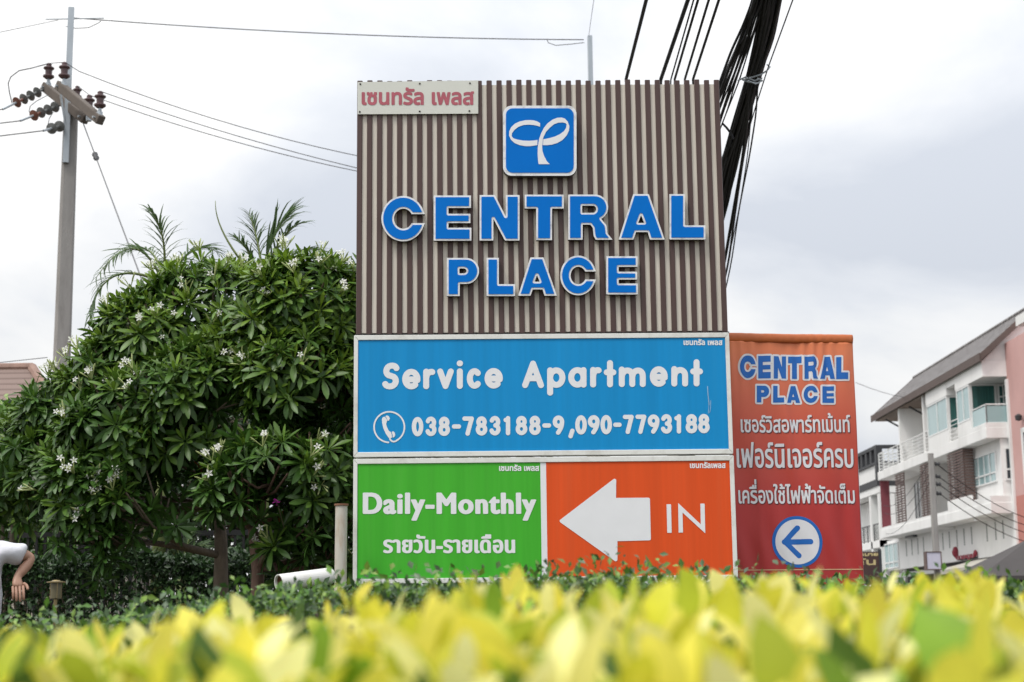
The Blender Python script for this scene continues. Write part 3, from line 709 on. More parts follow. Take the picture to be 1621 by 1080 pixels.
br.inputs['Color1'].default_value = (.17, .155, .15, 1); br.inputs['Color2'].default_value = (.27, .255, .25, 1); br.inputs['Mortar'].default_value = (.05, .045, .045, 1)
br.inputs['Scale'].default_value = 1.0; br.inputs['Brick Width'].default_value = .42; br.inputs['Row Height'].default_value = .23; br.inputs['Mortar Size'].default_value = .05
t.links.new(br.outputs[0], b.inputs['Base Color'])
def XB(m, par, nm, *boxes, bev=0):
    mb = MB()
    for q in boxes: mb.box(*q)
    o = mb.build(nm, m, par)
    return bevel(o, bev, 1) if bev else o
def window(par, x0, x1, y0, y1, z0, z1, axis, panes=1, glass=None, transom=None, fr=.07, low=0):
    """a framed window; axis 'x' faces the road, 'y' faces along it"""
    mb = MB(); d = .06
    def bar(a0, a1, c0, c1):
        if axis == 'x': mb.box(x0-d, x0+.02, a0, a1, c0, c1)
        else: mb.box(a0, a1, y0-d, y0+.02, c0, c1)
    A0, A1 = (y0, y1) if axis == 'x' else (x0, x1)
    bar(A0, A0+fr, z0, z1); bar(A1-fr, A1, z0, z1); bar(A0+fr, A1-fr, z0, z0+fr); bar(A0+fr, A1-fr, z1-fr, z1)
    for k in range(1, panes):
        a_ = A0+(A1-A0)*k/panes; bar(a_-fr*.4, a_+fr*.4, z0+fr, z1-fr)
    if transom is not None: bar(A0+fr, A1-fr, transom-fr*.5, transom+fr*.5)
    w = mb.build('window', M_frame, par)
    g_ = MB()
    if axis == 'x': g_.box(x0-.02, x0+.01, A0+fr*.5, A1-fr*.5, z0+fr*.5, z1-fr*.5)
    else: g_.box(A0+fr*.5, A1-fr*.5, y0-.02, y0+.01, z0+fr*.5, z1-fr*.5)
    g_.build('pane', glass or M_glass, w)
    return w
def railing(par, pts, z0, z1, nb=3, vert=0.0, m=M_frame, glass=None):
    mb = MB()
    for a, b in zip(pts[:-1], pts[1:]):
        a = np.array(a); b = np.array(b); L = np.linalg.norm(b-a)
        for k in range(nb+1):
            z = z0+(z1-z0)*k/nb if nb else z1
            mb.tube([(*a, z), (*b, z)], .032 if k == nb else .02, 6)
        n = max(int(L/1.1), 1)
        for k in range(n+1):
            p = a+(b-a)*k/n; mb.tube([(*p, z0-.15), (*p, z1)], .03, 6)
        if vert:
            n = int(L/vert)
            for k in range(1, n): p = a+(b-a)*k/n; mb.tube([(*p, z0), (*p, z1)], .012, 5)
    r_ = mb.build('railing', m, par)
    if glass:
        for a, b in zip(pts[:-1], pts[1:]):
            mb = MB(); mb.tube([(*a, z0), (*b, z0)], .01, 4)
            vs = [(*a, z0), (*b, z0), (*b, z1-.06), (*a, z1-.06)]
            o = mesh_obj('railing_panel', vs, [(0, 1, 2, 3)], glass, r_); sd_ = o.modifiers.new('s', 'SOLIDIFY'); sd_.thickness = .02
    return r_
def ypx(px, py=760, X=XF): return at_x(px, py, X)[1]
w_ = thing('shophouse', 'white three storey shophouse with brown louvre screens and a long grey tiled roof', 'building', (XF+4, (Y0+Y1)/2, 0))
D = XF+9
S2b, S2t, S3b, S3t, EV = 5.2, 5.68, 8.45, 8.93, 11.9
# walls: ground storey, middle storey, top storey back walls
XB(M_wall, w_, 'wall', (XF+1.0, D, Y0+.1, Y1+2.9, 3.5, S2b), (XF+1.15, D, Y0+.1, Y0+.5, 0, 3.5), (XF+1.15, D, Y1-.3, Y1, 0, 3.5), (XF+.62, D, Y0+.12, ypx(1500), S2t, S3b), (XF+1.5, D, ypx(1500), Y1-.05, S2t, S3b), (XF+1.6, D, Y0+2.6, Y1-.02, S3t, EV), (XF+1.62, D, Y0+.06, Y0+2.6, S3t, EV))
# party walls standing forward between the units
for px_ in (1466, 1427):
    yy = ypx(px_); XB(M_wall, w_, 'wall', (XF+.05, XF+1.6, yy, yy+.22, S3t, EV-.05))
for px_ in (1427+30, 1500):
    yy = ypx(px_); XB(M_wall, w_, 'wall', (XF+.3, XF+1.5, yy, yy+.22, S2t, S3b))
XB(M_shade, w_, 'shop_opening_shade', (XF+1.3, XF+1.5, Y0+.5, Y1-.3, 0, 3.5))  # solid dark sheet, shade of the open shop front put into its colour
XB(M_wall, w_, 'slab', (XF, XF+1.7, Y0, Y1, S2b, S2t), bev=.02)
XB(M_wall, w_, 'slab', (XF, XF+1.7, Y0, Y1, S3b, S3t), bev=.02)
XB(M_wall, w_, 'parapet', (XF+.02, XF+.14, ypx(1497), Y1-.02, S2t, S2t+.12), (XF+.02, XF+.16, ypx(1533), ypx(1497)-.02, S2t, S2t+.55), (XF+.02, XF+.16, Y0+.02, ypx(1535), S2t, S2t+.28), (XF+.16, XF+1.2, Y0+.02, Y0+.16, S2t, S2t+.28))
for px_ in (1475, 1536): XB(M_wall, w_, 'beam', (XF+.12, XF+1.6, ypx(px_), ypx(px_)+.25, S2b-.14, S2b-.003))
# top storey: two glazed bays and a corner loggia
def bay(ya, yb, side_w, curtain):
    XB(M_wall, w_, 'bay_spandrel', (XF+.01, XF+1.6, ya, yb, S3t, S3t+.62))
    XB(M_wall, w_, 'bay_header', (XF-.01, XF+1.6, ya-.02, yb+.02, EV-.75, EV-.04))
    XB(M_wall, w_, 'bay_core', (XF+.16, XF+1.6, ya+.14, yb-.02, S3t+.62, EV-.75))
    window(w_, XF+.06, 0, ya+.05, yb-.05, S3t+.63, EV-.76, 'x', 2, M_glass)
    window(w_, XF+.08, XF+.08+side_w, ya+.10, 0, S3t+.63, EV-.76, 'y', 1, M_curtain)
b1a, b1b = ypx(1500, 660), ypx(1467, 660); b2a, b2b = ypx(1535, 640), ypx(1513.5, 640)
bay(b1a, b1b, 1.0, True); bay(b2a, b2b, 1.15, True)
XB(M_wall, w_, 'header', (XF-.012, XF+1.6, Y0-.01, b2a-.03, EV-.75, EV-.042))
XB(M_wall, w_, 'header', (XF+.0, XF+1.6, b2b+.03, b1a-.03, EV-.42, EV-.045))
window(w_, XF+1.62-.08, 0, Y0+.25, b2a-.1, S3t+.05, EV-.8, 'x', 2, M_curtain, transom=EV-1.35)
window(w_, XF+1.28, XF+2.3, b2a+.0, 0, S3t+.05, EV-.8, 'y', 2, M_curtain, transom=EV-1.35)
railing(w_, [(XF+.08, b2a-.05), (XF+.08, Y0+.08), (XF+1.25, Y0+.08)], S3t+.2, S3t+1.0, 1, 0, M_frame, M_glass)
XB(M_wall, w_, 'loggia_curb', (XF+.01, XF+.15, Y0+.01, b2a-.02, S3t, S3t+.2), (XF+.15, XF+1.3, Y0+.01, Y0+.14, S3t, S3t+.2))
railing(w_, [(XF+.1, b2b+.05), (XF+.1, b1a-.05)], S3t+.15, S3t+.95, 4)
railing(w_, [(XF+.1, Y1-.1), (XF+.1, b1b+.05)], S3t+.15, S3t+1.02, 5)
railing(w_, [(XF+.1, Y1-.06), (XF+1.5, Y1-.06)], S3t+.15, S3t+1.02, 5)
window(w_, XF+1.6, 0, ypx(1420), ypx(1400), S3t+.1, EV-1.1, 'x', 2, M_glass)
window(w_, XF+1.6, 0, b1b+.6, b1b+2.6, S3t+.1, EV-1.0, 'x', 2, M_glass)
for px_ in (1404, 1442, 1462):
    yy = ypx(px_); MB().tube([(XF+1.6, yy, EV-1.1), (XF+.1, yy, EV-.25)], .05, 6).build('eave_strut', M_char, w_)
# middle storey: louvre screens and windows
def screen(y0, y1, z0, z1, side=0.0):
    mb = MB(); n = 20
    for k in range(n):
        z = z0+(z1-z0)*(k+.5)/n
        mb.box(XF+.04, XF+.09, y0, y1, z-.038, z+.038)
        if side: mb.box(XF+.094, XF+side, y0, y0+.05, z-.05, z+.05)
    for yy in (y0+.12, y1-.17, (y0+y1)/2): mb.box(XF+.092, XF+.14, yy, yy+.05, z0, z1)
    mb.build('louver_screen', M_louver, w_)
screen(ypx(1429), ypx(1415.5), S2t+.12, S3b-.03); screen(ypx(1469), ypx(1455.5), S2t+.12, S3b-.03); screen(ypx(1525), ypx(1499.5), S2t+.12, S3b-.03, .52)
XW = XF+.62
window(w_, XW, 0, Y0+.8, ypx(1541, 740, XW), S2t+.95, S3b-.45, 'x', 4, M_glass, transom=S2t+1.38)
window(w_, XF+.75, XF+1.22, Y0+.12, 0, S2t+.95, S3b-.4, 'y', 1, M_dglass, transom=S2t+1.42)
window(w_, XF+1.5, 0, ypx(1497), ypx(1482), S2t+.5, S3b-.5, 'x', 3, M_glass, transom=S2t+1.0)
window(w_, XF+1.5, 0, ypx(1456), ypx(1447), S2t+.7, S3b-.5, 'x', 2, M_dglass)
window(w_, XF+1.5, 0, ypx(1414), ypx(1404), S2t+.1, S3b-.3, 'x', 2, M_dglass)
XB(M_maroon, w_, 'side_panel', (XF+.1, XF+.6, Y1-.10, Y1-.02, S2t+.02, S3b-.02))
# ground storey: slits, window
XS = XF+1.0
for px_ in (1434, 1443, 1452.5, 1461.5, 1482, 1492.5, 1503, 1515, 1526.5, 1538.5, 1563, 1577, 1589):
    yy = at_x(px_, 850, XS)[1]
    XB(M_slit, w_, 'slit', (XS-.012, XS+.02, yy-.06, yy+.08, 4.15 if px_ < 1500 else 4.2, 5.0))
window(w_, XS, 0, ypx(1423, 870, XS), ypx(1401, 870, XS), 3.6, S2b-.15, 'x', 3, M_glass, transom=3.95)
XB(M_dglass, w_, 'air_unit', (XS-.25, XS, ypx(1452, 850, XS), ypx(1440, 850, XS), S2b-.12, S2b-.004))
# roof
rx, rz = 22.92, 14.15; ex, ez = XF-.12, EV+.05
def roof(y0, y1, m, par, ex, ez, rx, rz, th=.16):
    bx_ = 2*rx-ex; k = (rz-ez)/(rx-ex)
    mb = MB()
    for s_ in (1, -1):
        xe = ex if s_ == 1 else bx_
        vs = [(xe, y0, ez), (xe, y1, ez), (rx, y1, rz), (rx, y0, rz)]
        vs += [(p[0], p[1], p[2]+th) for p in vs]
        f_ = [(3, 2, 1, 0), (4, 5, 6, 7), (0, 1, 5, 4), (1, 2, 6, 5), (2, 3, 7, 6), (3, 0, 4, 7)]
        mb.add(vs, f_ if s_ == -1 else [q[::-1] for q in f_])
    return mb.build('roof', m, par)
rf = roof(Y0-.28, Y1+.25, M_rooftile, w_, ex, ez, rx, rz)
XB(M_fascia, rf, 'fascia', (ex-.05, ex-.004, Y0-.30, Y1+.27, ez-.16, ez+.20))
k_s = (rz-ez)/(rx-ex)
mb = MB()
for y_ in (Y0-.34, Y1+.254): mb.add([(ex, y_, ez-.14), (rx, y_, rz-.14), (rx, y_, rz+.19), (ex, y_, ez+.19), (ex, y_+.055, ez-.14), (rx, y_+.055, rz-.14), (rx, y_+.055, rz+.19), (ex, y_+.055, ez+.19)], [(0, 1, 2, 3), (7, 6, 5, 4), (0, 4, 5, 1), (3, 2, 6, 7), (0, 3, 7, 4), (1, 5, 6, 2)])
mb.build('bargeboard', M_fascia, rf)
mb = MB(); mb.tube([(rx, Y0-.28, rz+.16), (rx, Y1+.25, rz+.16)], .11, 8); mb.build('ridge_cap', M_rooftile, rf)
XB(M_soffit, w_, 'soffit', (XF+.02, XF+1.6, b1b+.3, Y1+.1, EV-.09, EV-.045))
for y_ in (Y0+.02, Y1-.2):
    mesh_obj('gable', [(XF+.05, y_, EV-.03), (2*rx-XF, y_, EV-.03), (rx, y_, rz-.1), (XF+.05, y_+.18, EV-.03), (2*rx-XF, y_+.18, EV-.03), (rx, y_+.18, rz-.1)], [(0, 1, 2), (5, 4, 3), (0, 3, 4, 1), (1, 4, 5, 2), (2, 5, 3, 0)], M_wall, w_)
# shop front: little sign letters, awning
sh_w = thing('shop_sign', 'small row of red letters over the shop awning of the white shophouse', 'sign', (XS-.2, ypx(1530, 880, XS), 3.3))
M_redl = mat('shop_red', (0.26, 0.02, 0.04), 0.5, 0.1)
pA, pB = at_x(1515, 884, XS-.15), at_x(1543, 879, XS-.15)
Ltxt = text_loops('ตายตูม')
q = np.array([p for l in Ltxt for p in l]); mn, mxx = q.min(0), q.max(0)
Lt = [[((p[0]-mn[0])/(mxx[0]-mn[0]), (p[1]-mn[1])/(mxx[1]-mn[1])) for p in l] for l in Ltxt]
fl = Field(-.05, -.05, 1.05, 1.05, .012); fl.poly(Lt, .006)
v_, f_ = fl.mesh(lambda u, v, w: (XS-.15-w, pB[1]+(pA[1]-pB[1])*(1-u), 3.46+v*.27), .06, 0.0); mesh_obj('lettering', v_, f_, M_redl, sh_w)
XB(M_char, sh_w, 'mount_rail', (XS-.14, XS, pB[1], pA[1], 3.52, 3.58))
for px_, py_, s_ in ((1512.5, 875, .28), (1544, 876.5, .17)):
    p = at_x(px_, py_, XS-.1); MB().lathe([(.02, -s_), (s_*.55, -s_*.4), (s_*.6, s_*.2), (s_*.25, s_)], p, (0, 0, 1), 8).build('ornament', M_redl, sh_w)
aw = thing('awning', 'faded beige awning sloping out over the shop under the red letters', 'awning', (XF, 72, 2.9))
M_aw = mat('beige_canvas', (0.42, 0.40, 0.35), 0.85, 0.08, 1.2, dirt=(.28, .26, .22), dirt_amt=.4)
ya, yb = Y0+.4, ypx(1545, 880, XS)
o = mesh_obj('canvas', [(XS, ya, 3.45), (XS, yb, 3.45), (XF-1.0, yb, 2.95), (XF-1.0, ya, 2.95), (XF-1.0, yb, 2.75), (XF-1.0, ya, 2.75)], [(0, 1, 2, 3), (3, 2, 4, 5)], M_aw, aw)
o.modifiers.new('s', 'SOLIDIFY').thickness = .03
for y_ in (ya+.1, yb-.1): MB().tube([(XF-.95, y_, 0), (XF-.95, y_, 2.92)], .035, 8).build('post', M_steel, aw)
aw2 = thing('awning', 'dull grey corrugated shop awning with cut end beside a lilac light box', 'awning', (XF, 80, 2.7))
o = mesh_obj('canvas', [(XS, ypx(1548, 880, XS), 3.3), (XS, Y1-.5, 3.3), (XF-.6, Y1-.5, 2.9), (XF-.6, ypx(1548, 880, XS), 2.9)], [(0, 1, 2, 3)], mat('grey_sheet', (0.22, 0.22, 0.215), 0.6, 0.12, 1.5), aw2)
o.modifiers.new('s', 'SOLIDIFY').thickness = .03
for y_ in (ypx(1548)+1, 80, Y1-.8): MB().tube([(XF-.55, y_, 0), (XF-.55, y_, 2.88)], .035, 8).build('post', M_steel, aw2)

# pink neighbour, nearer along the street
pk = thing('pink_shophouse', 'salmon pink shophouse adjoining the white one, its window edged in white', 'building', (XF+6, 62, 0))
XP = XF+1.05
XB(M_pink, pk, 'wall', (XP, XP+9, 52, Y0+.03, 5.9, 12.6))
XB(mat('salmon_render', (.50, .20, .165), .8, .08, .6, dirt=(.55, .25, .21), dirt_amt=.5, dirt_scale=.5), pk, 'lower_wall', (XP-.01, XP+9, 52, Y0+.03, 0, 5.897))
XB(M_wall, pk, 'cornice', (XP-.75, XP+9.2, 51.8, at_x(1609, 530, XP-.75)[1], 12.61, 13.0))
XB(M_wall, pk, 'pilaster', (XP-.10, XP-.003, Y0-.22, Y0+.02, 3.2, 11.0))
for y_ in (66.2, 61.5, 57):
    XB(M_wall, pk, 'window_surround', (XP-.06, XP-.003, y_-1.7, y_+1.7, 6.3, 6.42), (XP-.06, XP-.003, y_-1.7, y_+1.7, 8.55, 8.67), (XP-.06, XP-.003, y_-1.7, y_-1.55, 6.42, 8.55), (XP-.06, XP-.003, y_+1.55, y_+1.7, 6.42, 8.55))
    window(pk, XP-.01, 0, y_-1.5, y_+1.5, 6.44, 8.53, 'x', 3, M_dglass, transom=6.9)
MB().lathe([(.02, 0), (.14, .05), (.16, .22), (.05, .3)], (XP-.2, 67.6, 8.95), (0, 0, 1), 10).build('wall_lamp', M_char, pk)
XB(M_shade, pk, 'shop_opening_shade', (XP-.02, XP+.1, 53, Y0-.6, 0, 3.1))  # dark sheet on the wall, painted shade of a shop front
# charcoal and white house further along
bk = thing('modern_shophouse', 'white shophouse with charcoal roof pergola and black bands, farther down the road', 'building', (XF+4, 98, 0))
Yb = 94.2; XK = XF+.78
XB(M_wall, bk, 'wall', (XK+1.0, XK+9, Yb, 108, 0, 8.0), (XK, XK+9, Yb, 108, 8.05, 8.45), (XK+.1, XK+9, Yb+.2, 108, 8.85, 9.75), (XK, XK+.95, 96.4, 96.8, 0.2, 8.0), (XK, XK+.95, Yb, Yb+.3, 0.2, 8.0), (XK, XK+1, Yb, 108, 4.9, 5.3))
mb = MB()
mb.box(XK-.05, XK+9.1, Yb-.02, 108.1, 8.452, 8.85); mb.box(XK, XK+9.05, Yb+.1, 108, 9.752, 9.9)
mb.box(XK-.02, XK+.3, Yb, 108, 10.65, 10.85); mb.box(XK+.3, XK+9, Yb, Yb+.35, 10.65, 10.85); mb.box(XK-.02, XK+.35, Yb-.004, Yb+.5, 8.852, 10.648)
for k in range(12): mb.box(XK, XK+.28, Yb+1.4+k*1.3, Yb+1.85+k*1.3, 9.9, 10.65)
for k in range(5): mb.box(XK+1.3+k*1.6, XK+1.7+k*1.6, Yb, Yb+.3, 9.9, 10.65)
mb.build('pergola', M_char, bk)
railing(bk, [(XK+.1, 96.3), (XK+.1, Yb+.4)], 5.4, 6.3, 1, .28, M_char); railing(bk, [(XK+.1, 107), (XK+.1, 96.9)], 5.4, 6.3, 1, .28, M_char)
window(bk, XK+1.0, 0, 97.3, 100.3, 5.35, 7.6, 'x', 3, M_dglass); window(bk, XK+1.0, 0, 94.8, 96.2, 5.35, 7.4, 'x', 1, M_glass)
window(bk, XK+1.0, 0, 94.8, 96.2, .6, 4.4, 'x', 2, M_glass); window(bk, XK+1.0, 0, 97.3, 101, .6, 4.4, 'x', 3, M_glass)
XB(M_char, bk, 'column', (XK+.6, XK+.96, 94.9, 95.2, .2, 4.88))
# street stall canopy
st = thing('market_tent', 'dark grey peaked canvas canopy standing by the pink wall', 'tent', (17.5, 48, 0))
M_tent = mat('grey_canvas', (0.06, 0.054, 0.053), 0.9, 0.12, 1.5)
pc = at(1553, 912, 46); px0 = pc[0]; zt = pc[2]
tx0, tx1, ty0, ty1 = px0, px0+4.2, 46.0, 50.0; pkz = zt+1.15
pkp = ((tx0+tx1)/2, (ty0+ty1)/2, pkz)
cv = [(tx0, ty0, zt), (tx1, ty0, zt), (tx1, ty1, zt), (tx0, ty1, zt)]
o = mesh_obj('canopy', cv+[pkp]+[(x, y, z-.12) for x, y, z in cv], [(0, 1, 4), (1, 2, 4), (2, 3, 4), (3, 0, 4), (0, 5, 6, 1), (1, 6, 7, 2), (2, 7, 8, 3), (3, 8, 5, 0)], M_tent, st); o.modifiers.new('s', 'SOLIDIFY').thickness = .02
for x, y, z in cv: MB().tube([(x, y, 0), (x, y, z)], .03, 8).build('leg', M_steel, st)
# light box on the road-side pole and its pole
def conc_pole(label, x, y, h, w0, w1, yaw=0.0, group=None, name='utility_pole'):
    t = thing(name, label, 'utility pole', (x, y, 0), group)
    c_, s_ = math.cos(yaw), math.sin(yaw); mb = MB()
    def rg(z, w):
        a = w/2; ch = w*.14
        q = [(-a+ch, -a), (a-ch, -a), (a, -a+ch), (a, a-ch), (a-ch, a), (-a+ch, a), (-a, a-ch), (-a, -a+ch)]
        return [(x+c_*p-s_*r, y+s_*p+c_*r, z) for p, r in q]
    v = rg(0, w0)+rg(h, w1); mb.add(v, [(i, (i+1) % 8, 8+(i+1) % 8, 8+i) for i in range(8)]+[tuple(range(8, 16)), tuple(range(8))[::-1]])
    mb.build('shaft', M_conc, t)
    return t
sp_ = at(1473, 718, 52); rp = conc_pole('slim grey concrete pole standing before the white shophouse', sp_[0], 52, sp_[2], .21, .16)
for dz in (.35, .75, 1.0, 1.3):
    MB().lathe([(.03, 0), (.07, .03), (.04, .08), (.07, .13), (.03, .16)], (sp_[0]+.12, 52, sp_[2]-dz), (1, 0, 0), 8).build('spool_insulator', M_char, rp)
lbp = at(1476.5, 888, 51.7)
lb = thing('light_box_sign', 'blank lilac light box with a dark rim fixed to the slim pole', 'sign', (lbp[0], 51.7, lbp[2]))
XB(mat('lilac_acrylic', (0.55, 0.53, 0.62), .4, .06), lb, 'face', (lbp[0]-.22, lbp[0]+.22, 51.55, 51.83, lbp[2]-.26, lbp[2]+.26))
rim = MB()
for q in ((-.25, -.22, -.29, .29), (.22, .25, -.29, .29), (-.22, .22, -.29, -.262), (-.22, .22, .262, .29)): rim.box(lbp[0]+q[0], lbp[0]+q[1], 51.53, 51.85, lbp[2]+q[2], lbp[2]+q[3])
rim.build('rim', M_louver, lb)
# brown and gold shop board
gp0, gp1 = at(1340, 874, 40), at(1392.5, 903, 40)
gs = thing('shop_board', 'dark brown board with gold Thai lettering showing past the banner edge', 'sign', ((gp0[0]+gp1[0])/2, 40, 0))
M_gold = mat('gold_letter', (0.52, 0.42, 0.20), 0.5, 0.1); M_brownb = mat('brown_board', (0.055, 0.025, 0.022), 0.5, 0.15, 5)
gx0, gx1, gz0, gz1 = gp0[0], gp1[0], gp1[2]-.35, gp0[2]
XB(M_brownb, gs, 'board', (gx0, gx1, 40, 40.08, gz0, gz1))
XB(M_char, gs, 'post', (gx1-.002, gx1+.06, 39.98, 40.1, 0, gz1+.06)); XB(M_char, gs, 'post', (gx0-.06, gx0+.002, 39.98, 40.1, 0, gz1+.06))
def gold(txt, xa, xb, ya, yb):
    A, B = at(xa, ya, 40), at(xb, yb, 40)
    L_ = fit(text_loops(txt), A[0], B[2], B[0], A[2]); fl = Field(A[0]-.02, B[2]-.02, B[0]+.02, A[2]+.02, .006); fl.poly(L_, .008)
    v_, f_ = fl.mesh(lambda u, v, w: (u, 39.996-w, v), .0); mesh_obj('lettering', v_, f_, M_gold, gs)
gold('ถูกมาย', 1352, 1389.5, 876.5, 881.5); gold('กัน', 1352, 1386, 884, 894)

# ------------------------------------------------------------------ house roof behind the trees
hs_ = thing('tiled_house', 'low house with a reddish brown tiled hip roof behind the trees', 'building', (-13, 30, 0))
pa = at(45, 576, 26.5); pb = at(48, 650, 26.2)
bump_t = bpy.data.materials.new('red_tile_roof'); bump_t.use_nodes = True; t = bump_t.node_tree; b = t.nodes['Principled BSDF']; b.inputs['Roughness'].default_value = .85
uvn = N(t, 'ShaderNodeTexCoord'); wv = N(t, 'ShaderNodeTexWave'); wv.bands_direction = 'Z'; wv.wave_profile = 'SAW'; wv.inputs['Scale'].default_value = 2.3; wv.inputs['Distortion'].default_value = .4
t.links.new(uvn.outputs['Object'], wv.inputs[0]); rp_ = N(t, 'ShaderNodeValToRGB'); t.links.new(wv.outputs['Fac'], rp_.inputs[0]); rp_.color_ramp.elements[0].color = (.115, .075, .062, 1); rp_.color_ramp.elements[1].color = (.21, .150, .128, 1); rp_.color_ramp.elements[0].position = .05; rp_.color_ramp.elements[1].position = .4
t.links.new(rp_.outputs[0], b.inputs['Base Color'])
hz = at(40, 582, 29.8)[2]; ez_ = hz-2.1
XB(mat('cream_render', (0.45, 0.40, 0.33), .8, .1, 1), hs_, 'wall', (-16.5, -7.6, 27, 35, 0, ez_+.1))
q = [(-17.3, 26.2, ez_), (-6.9, 26.2, ez_), (-6.9, 36, ez_), (-17.3, 36, ez_), (-14.5, 29.8, hz), (-9.0, 29.8, hz)]
o = mesh_obj('roof', q, [(0, 1, 5, 4), (1, 2, 5), (2, 3, 4, 5), (3, 0, 4), (3, 2, 1, 0)], bump_t, hs_)
for a_, b_ in ((1, 5), (0, 4), (4, 5)): MB().tube([q[a_], q[b_]], .09, 8).build('ridge_cap', M_tile, hs_)

# ------------------------------------------------------------------ poles and wires
PX, PY = -8.22, 29.0
pole = conc_pole('tall concrete pole with crossarms, porcelain insulators and a steel top piece above the tree', PX, PY, 10.55, .35, .25, R(20))
ptop = 12.33
def steel_top(t, x, y, z0, z1, yaw, w=.055):
    M = Matrix.Rotation(yaw, 3, 'Z'); mb = MB()
    f_ = lambda p: tuple(np.array(M@Vector(p))+np.array([x, y, 0]))
    mb.box(-w, w, -.07, -.058, z0, z1, f_); mb.box(-w, -w+.01, -.058, .01, z0, z1, f_); mb.box(w-.01, w, -.058, .01, z0, z1, f_)
    return mb.build('steel_extension', M_steel, t)
se = steel_top(pole, PX-.02, PY-.15, 9.3, ptop, R(12))
zA = at(110, 150, 29)[2]
def arm_pts(pa, pb, ya, yb): return at(*pa, ya), at(*pb, yb)
def crossarm(A, B, par, w=.15, hgt=.17):
    A, B = np.array(A), np.array(B); d = B-A; L = np.linalg.norm(d); d /= L; n = np.cross(d, [0, 0, 1]); n /= np.linalg.norm(n); u = np.cross(n, d); mb = MB()
    vs = [A+d*(L*k)+n*a+u*b for k in (0, 1) for a, b in ((-w/2, -hgt/2), (w/2, -hgt/2), (w/2, hgt/2), (-w/2, hgt/2))]
    mb.add(vs, [(0, 1, 2, 3), (7, 6, 5, 4), (0, 4, 5, 1), (1, 5, 6, 2), (2, 6, 7, 3), (3, 7, 4, 0)])
    o = bevel(mb.build('crossarm', M_arm, par), .018, 2)
    for k in (.06, .94):
        c_ = A+d*L*k; MB().tube([c_-n*(w/2+.05), c_+n*(w/2+.05)], .02, 8).build('bolt', M_steel, o)
    return o, d, n, u
A1, B1 = at(93, 135, 28.4), at(160, 191, 27.55)      # front arm
A2, B2 = at(70, 137, 29.3), at(136, 190, 28.6)      # rear arm
c1, d1, n1, u1 = crossarm(A1, B1, pole); c2, d2, n2, u2 = crossarm(A2, B2, pole)
def pin_insulator(p, par, s=1.0):
    p = np.array(p, float); q = MB()
    q.lathe([(.028, -.1*s), (.03, .05*s), (.06*s, .06*s), (.08*s, .075*s), (.108*s, .10*s), (.105*s, .125*s), (.062*s, .14*s), (.068*s, .23*s), (.105*s, .265*s), (.10*s, .285*s), (.055*s, .30*s), (.05*s, .33*s), (.055*s, .35*s), (.035*s, .37*s)], p, (0, 0, 1), 16)
    o = q.build('pin_insulator', M_porc, par)
    MB().lathe([(.055, -.13), (.055, -.02), (.035, 0), (.03, .07)], p, (0, 0, 1), 10).build('insulator_base', M_steel, o)
    return p+np.array([0, 0, .37*s])
def seat(px_, py_, A, B):       # point on the arm's top under the given sight line
    ts = np.linspace(0, 1, 200); P_ = [A+(B-A)*k for k in ts]; k = min(range(200), key=lambda i: abs(proj(P_[i])[0]-px_)); return P_[k]+np.array([0, 0, .15])
i1 = pin_insulator(seat(76, 130, A2, B2), pole); i2 = pin_insulator(seat(101, 130, A1, B1), pole)
i3 = pin_insulator(seat(140.5, 165, A2, B2+(B2-A2)*.12), pole); i4 = pin_insulator(seat(157.5, 170, A1, B1), pole)
i5 = pin_insulator(at(122, 160, 29.25), pole, .8)
def strain_string(pa, pb, ya, yb, n, par):
    A, B = at(*pa, ya), at(*pb, yb); d = (B-A); L = np.linalg.norm(d); d /= L
    o = MB().tube([A-d*.35, B], .022, 6).build('strain_insulator', M_steel, par)
    for k in range(n):
        p = A+d*L*(k+.15)/n
        MB().lathe([(.02, -.02), (.105, 0), (.10, .012), (.035, .03), (.024, .10), (.03, L/n-.03)], p, d, 14).build('porcelain_disc', M_grey_porc if k else (mat('brown_glaze', (.20, .085, .06), .25, .1) if n == 4 else M_grey_porc), o)
    return A-d*.35
w1 = strain_string((25, 163), (68, 142), 28.7, 29.2, 4, pole); w2 = strain_string((52, 183.5), (96, 166), 28.4, 29.0, 4, pole); w3 = strain_string((80, 204), (104, 197.5), 28.2, 28.9, 2, pole)
mb = MB().tube([at(96, 150, 28.6), at(103, 195, 28.7)], .02, 6); mb.build('brace', M_steel, pole)
# second pole behind the sign
p2t = at(930.5, 58, 30.5); p2x = p2t[0]
pole2 = conc_pole('concrete pole mostly behind the brown sign, its steel tip above it', p2x+.05, 30.7, 10.2, .42, .30, R(20))
steel_top(pole2, p2x+.03, 30.5, 8.8, p2t[2], R(12), .042)
C3a, C3b = at(905, 330, 30.2), at(985, 385, 29.4); crossarm(C3a, C3b, pole2)
e1_, e2_, e3_ = [pin_insulator(seat(k, 330, C3a, C3b), pole2) for k in (909, 955, 981)]
def wire(label, pts, r=.011, m=None, name='overhead_wire', cat='wire', group=None, n=6):
    o = MB().tube(pts, r, n).build(name, m or M_wire, origin=np.array(pts[0], float)); return tag(o, label, cat, group)
pt1 = np.array([PX, PY-.2, ptop-.07]); G = 'conductors of the concrete pole'
tpa = at(135, 30, 29); tpb = at(924, 63, 30.5)
wire('nearly level top wire between the two steel pole tips', sag(tpa-np.array([.3, 0, -.03]), tpb, .10, 16), .011, group=G)
wire('conductor from the tallest crossarm pins to the sign, uppermost of three sloping wires', [i1, i2]+sag(at(125, 113, 28.6), np.array(e1_), .42, 20), .008, group=G)
wire('middle of three sloping wires that pass behind the brown sign', [i5]+sag(i3, np.array(e2_), .38, 20), .008, group=G)
wire('lowest of three sloping wires that pass behind the brown sign', sag(i4, np.array(e3_), .30, 20), .008, group=G)
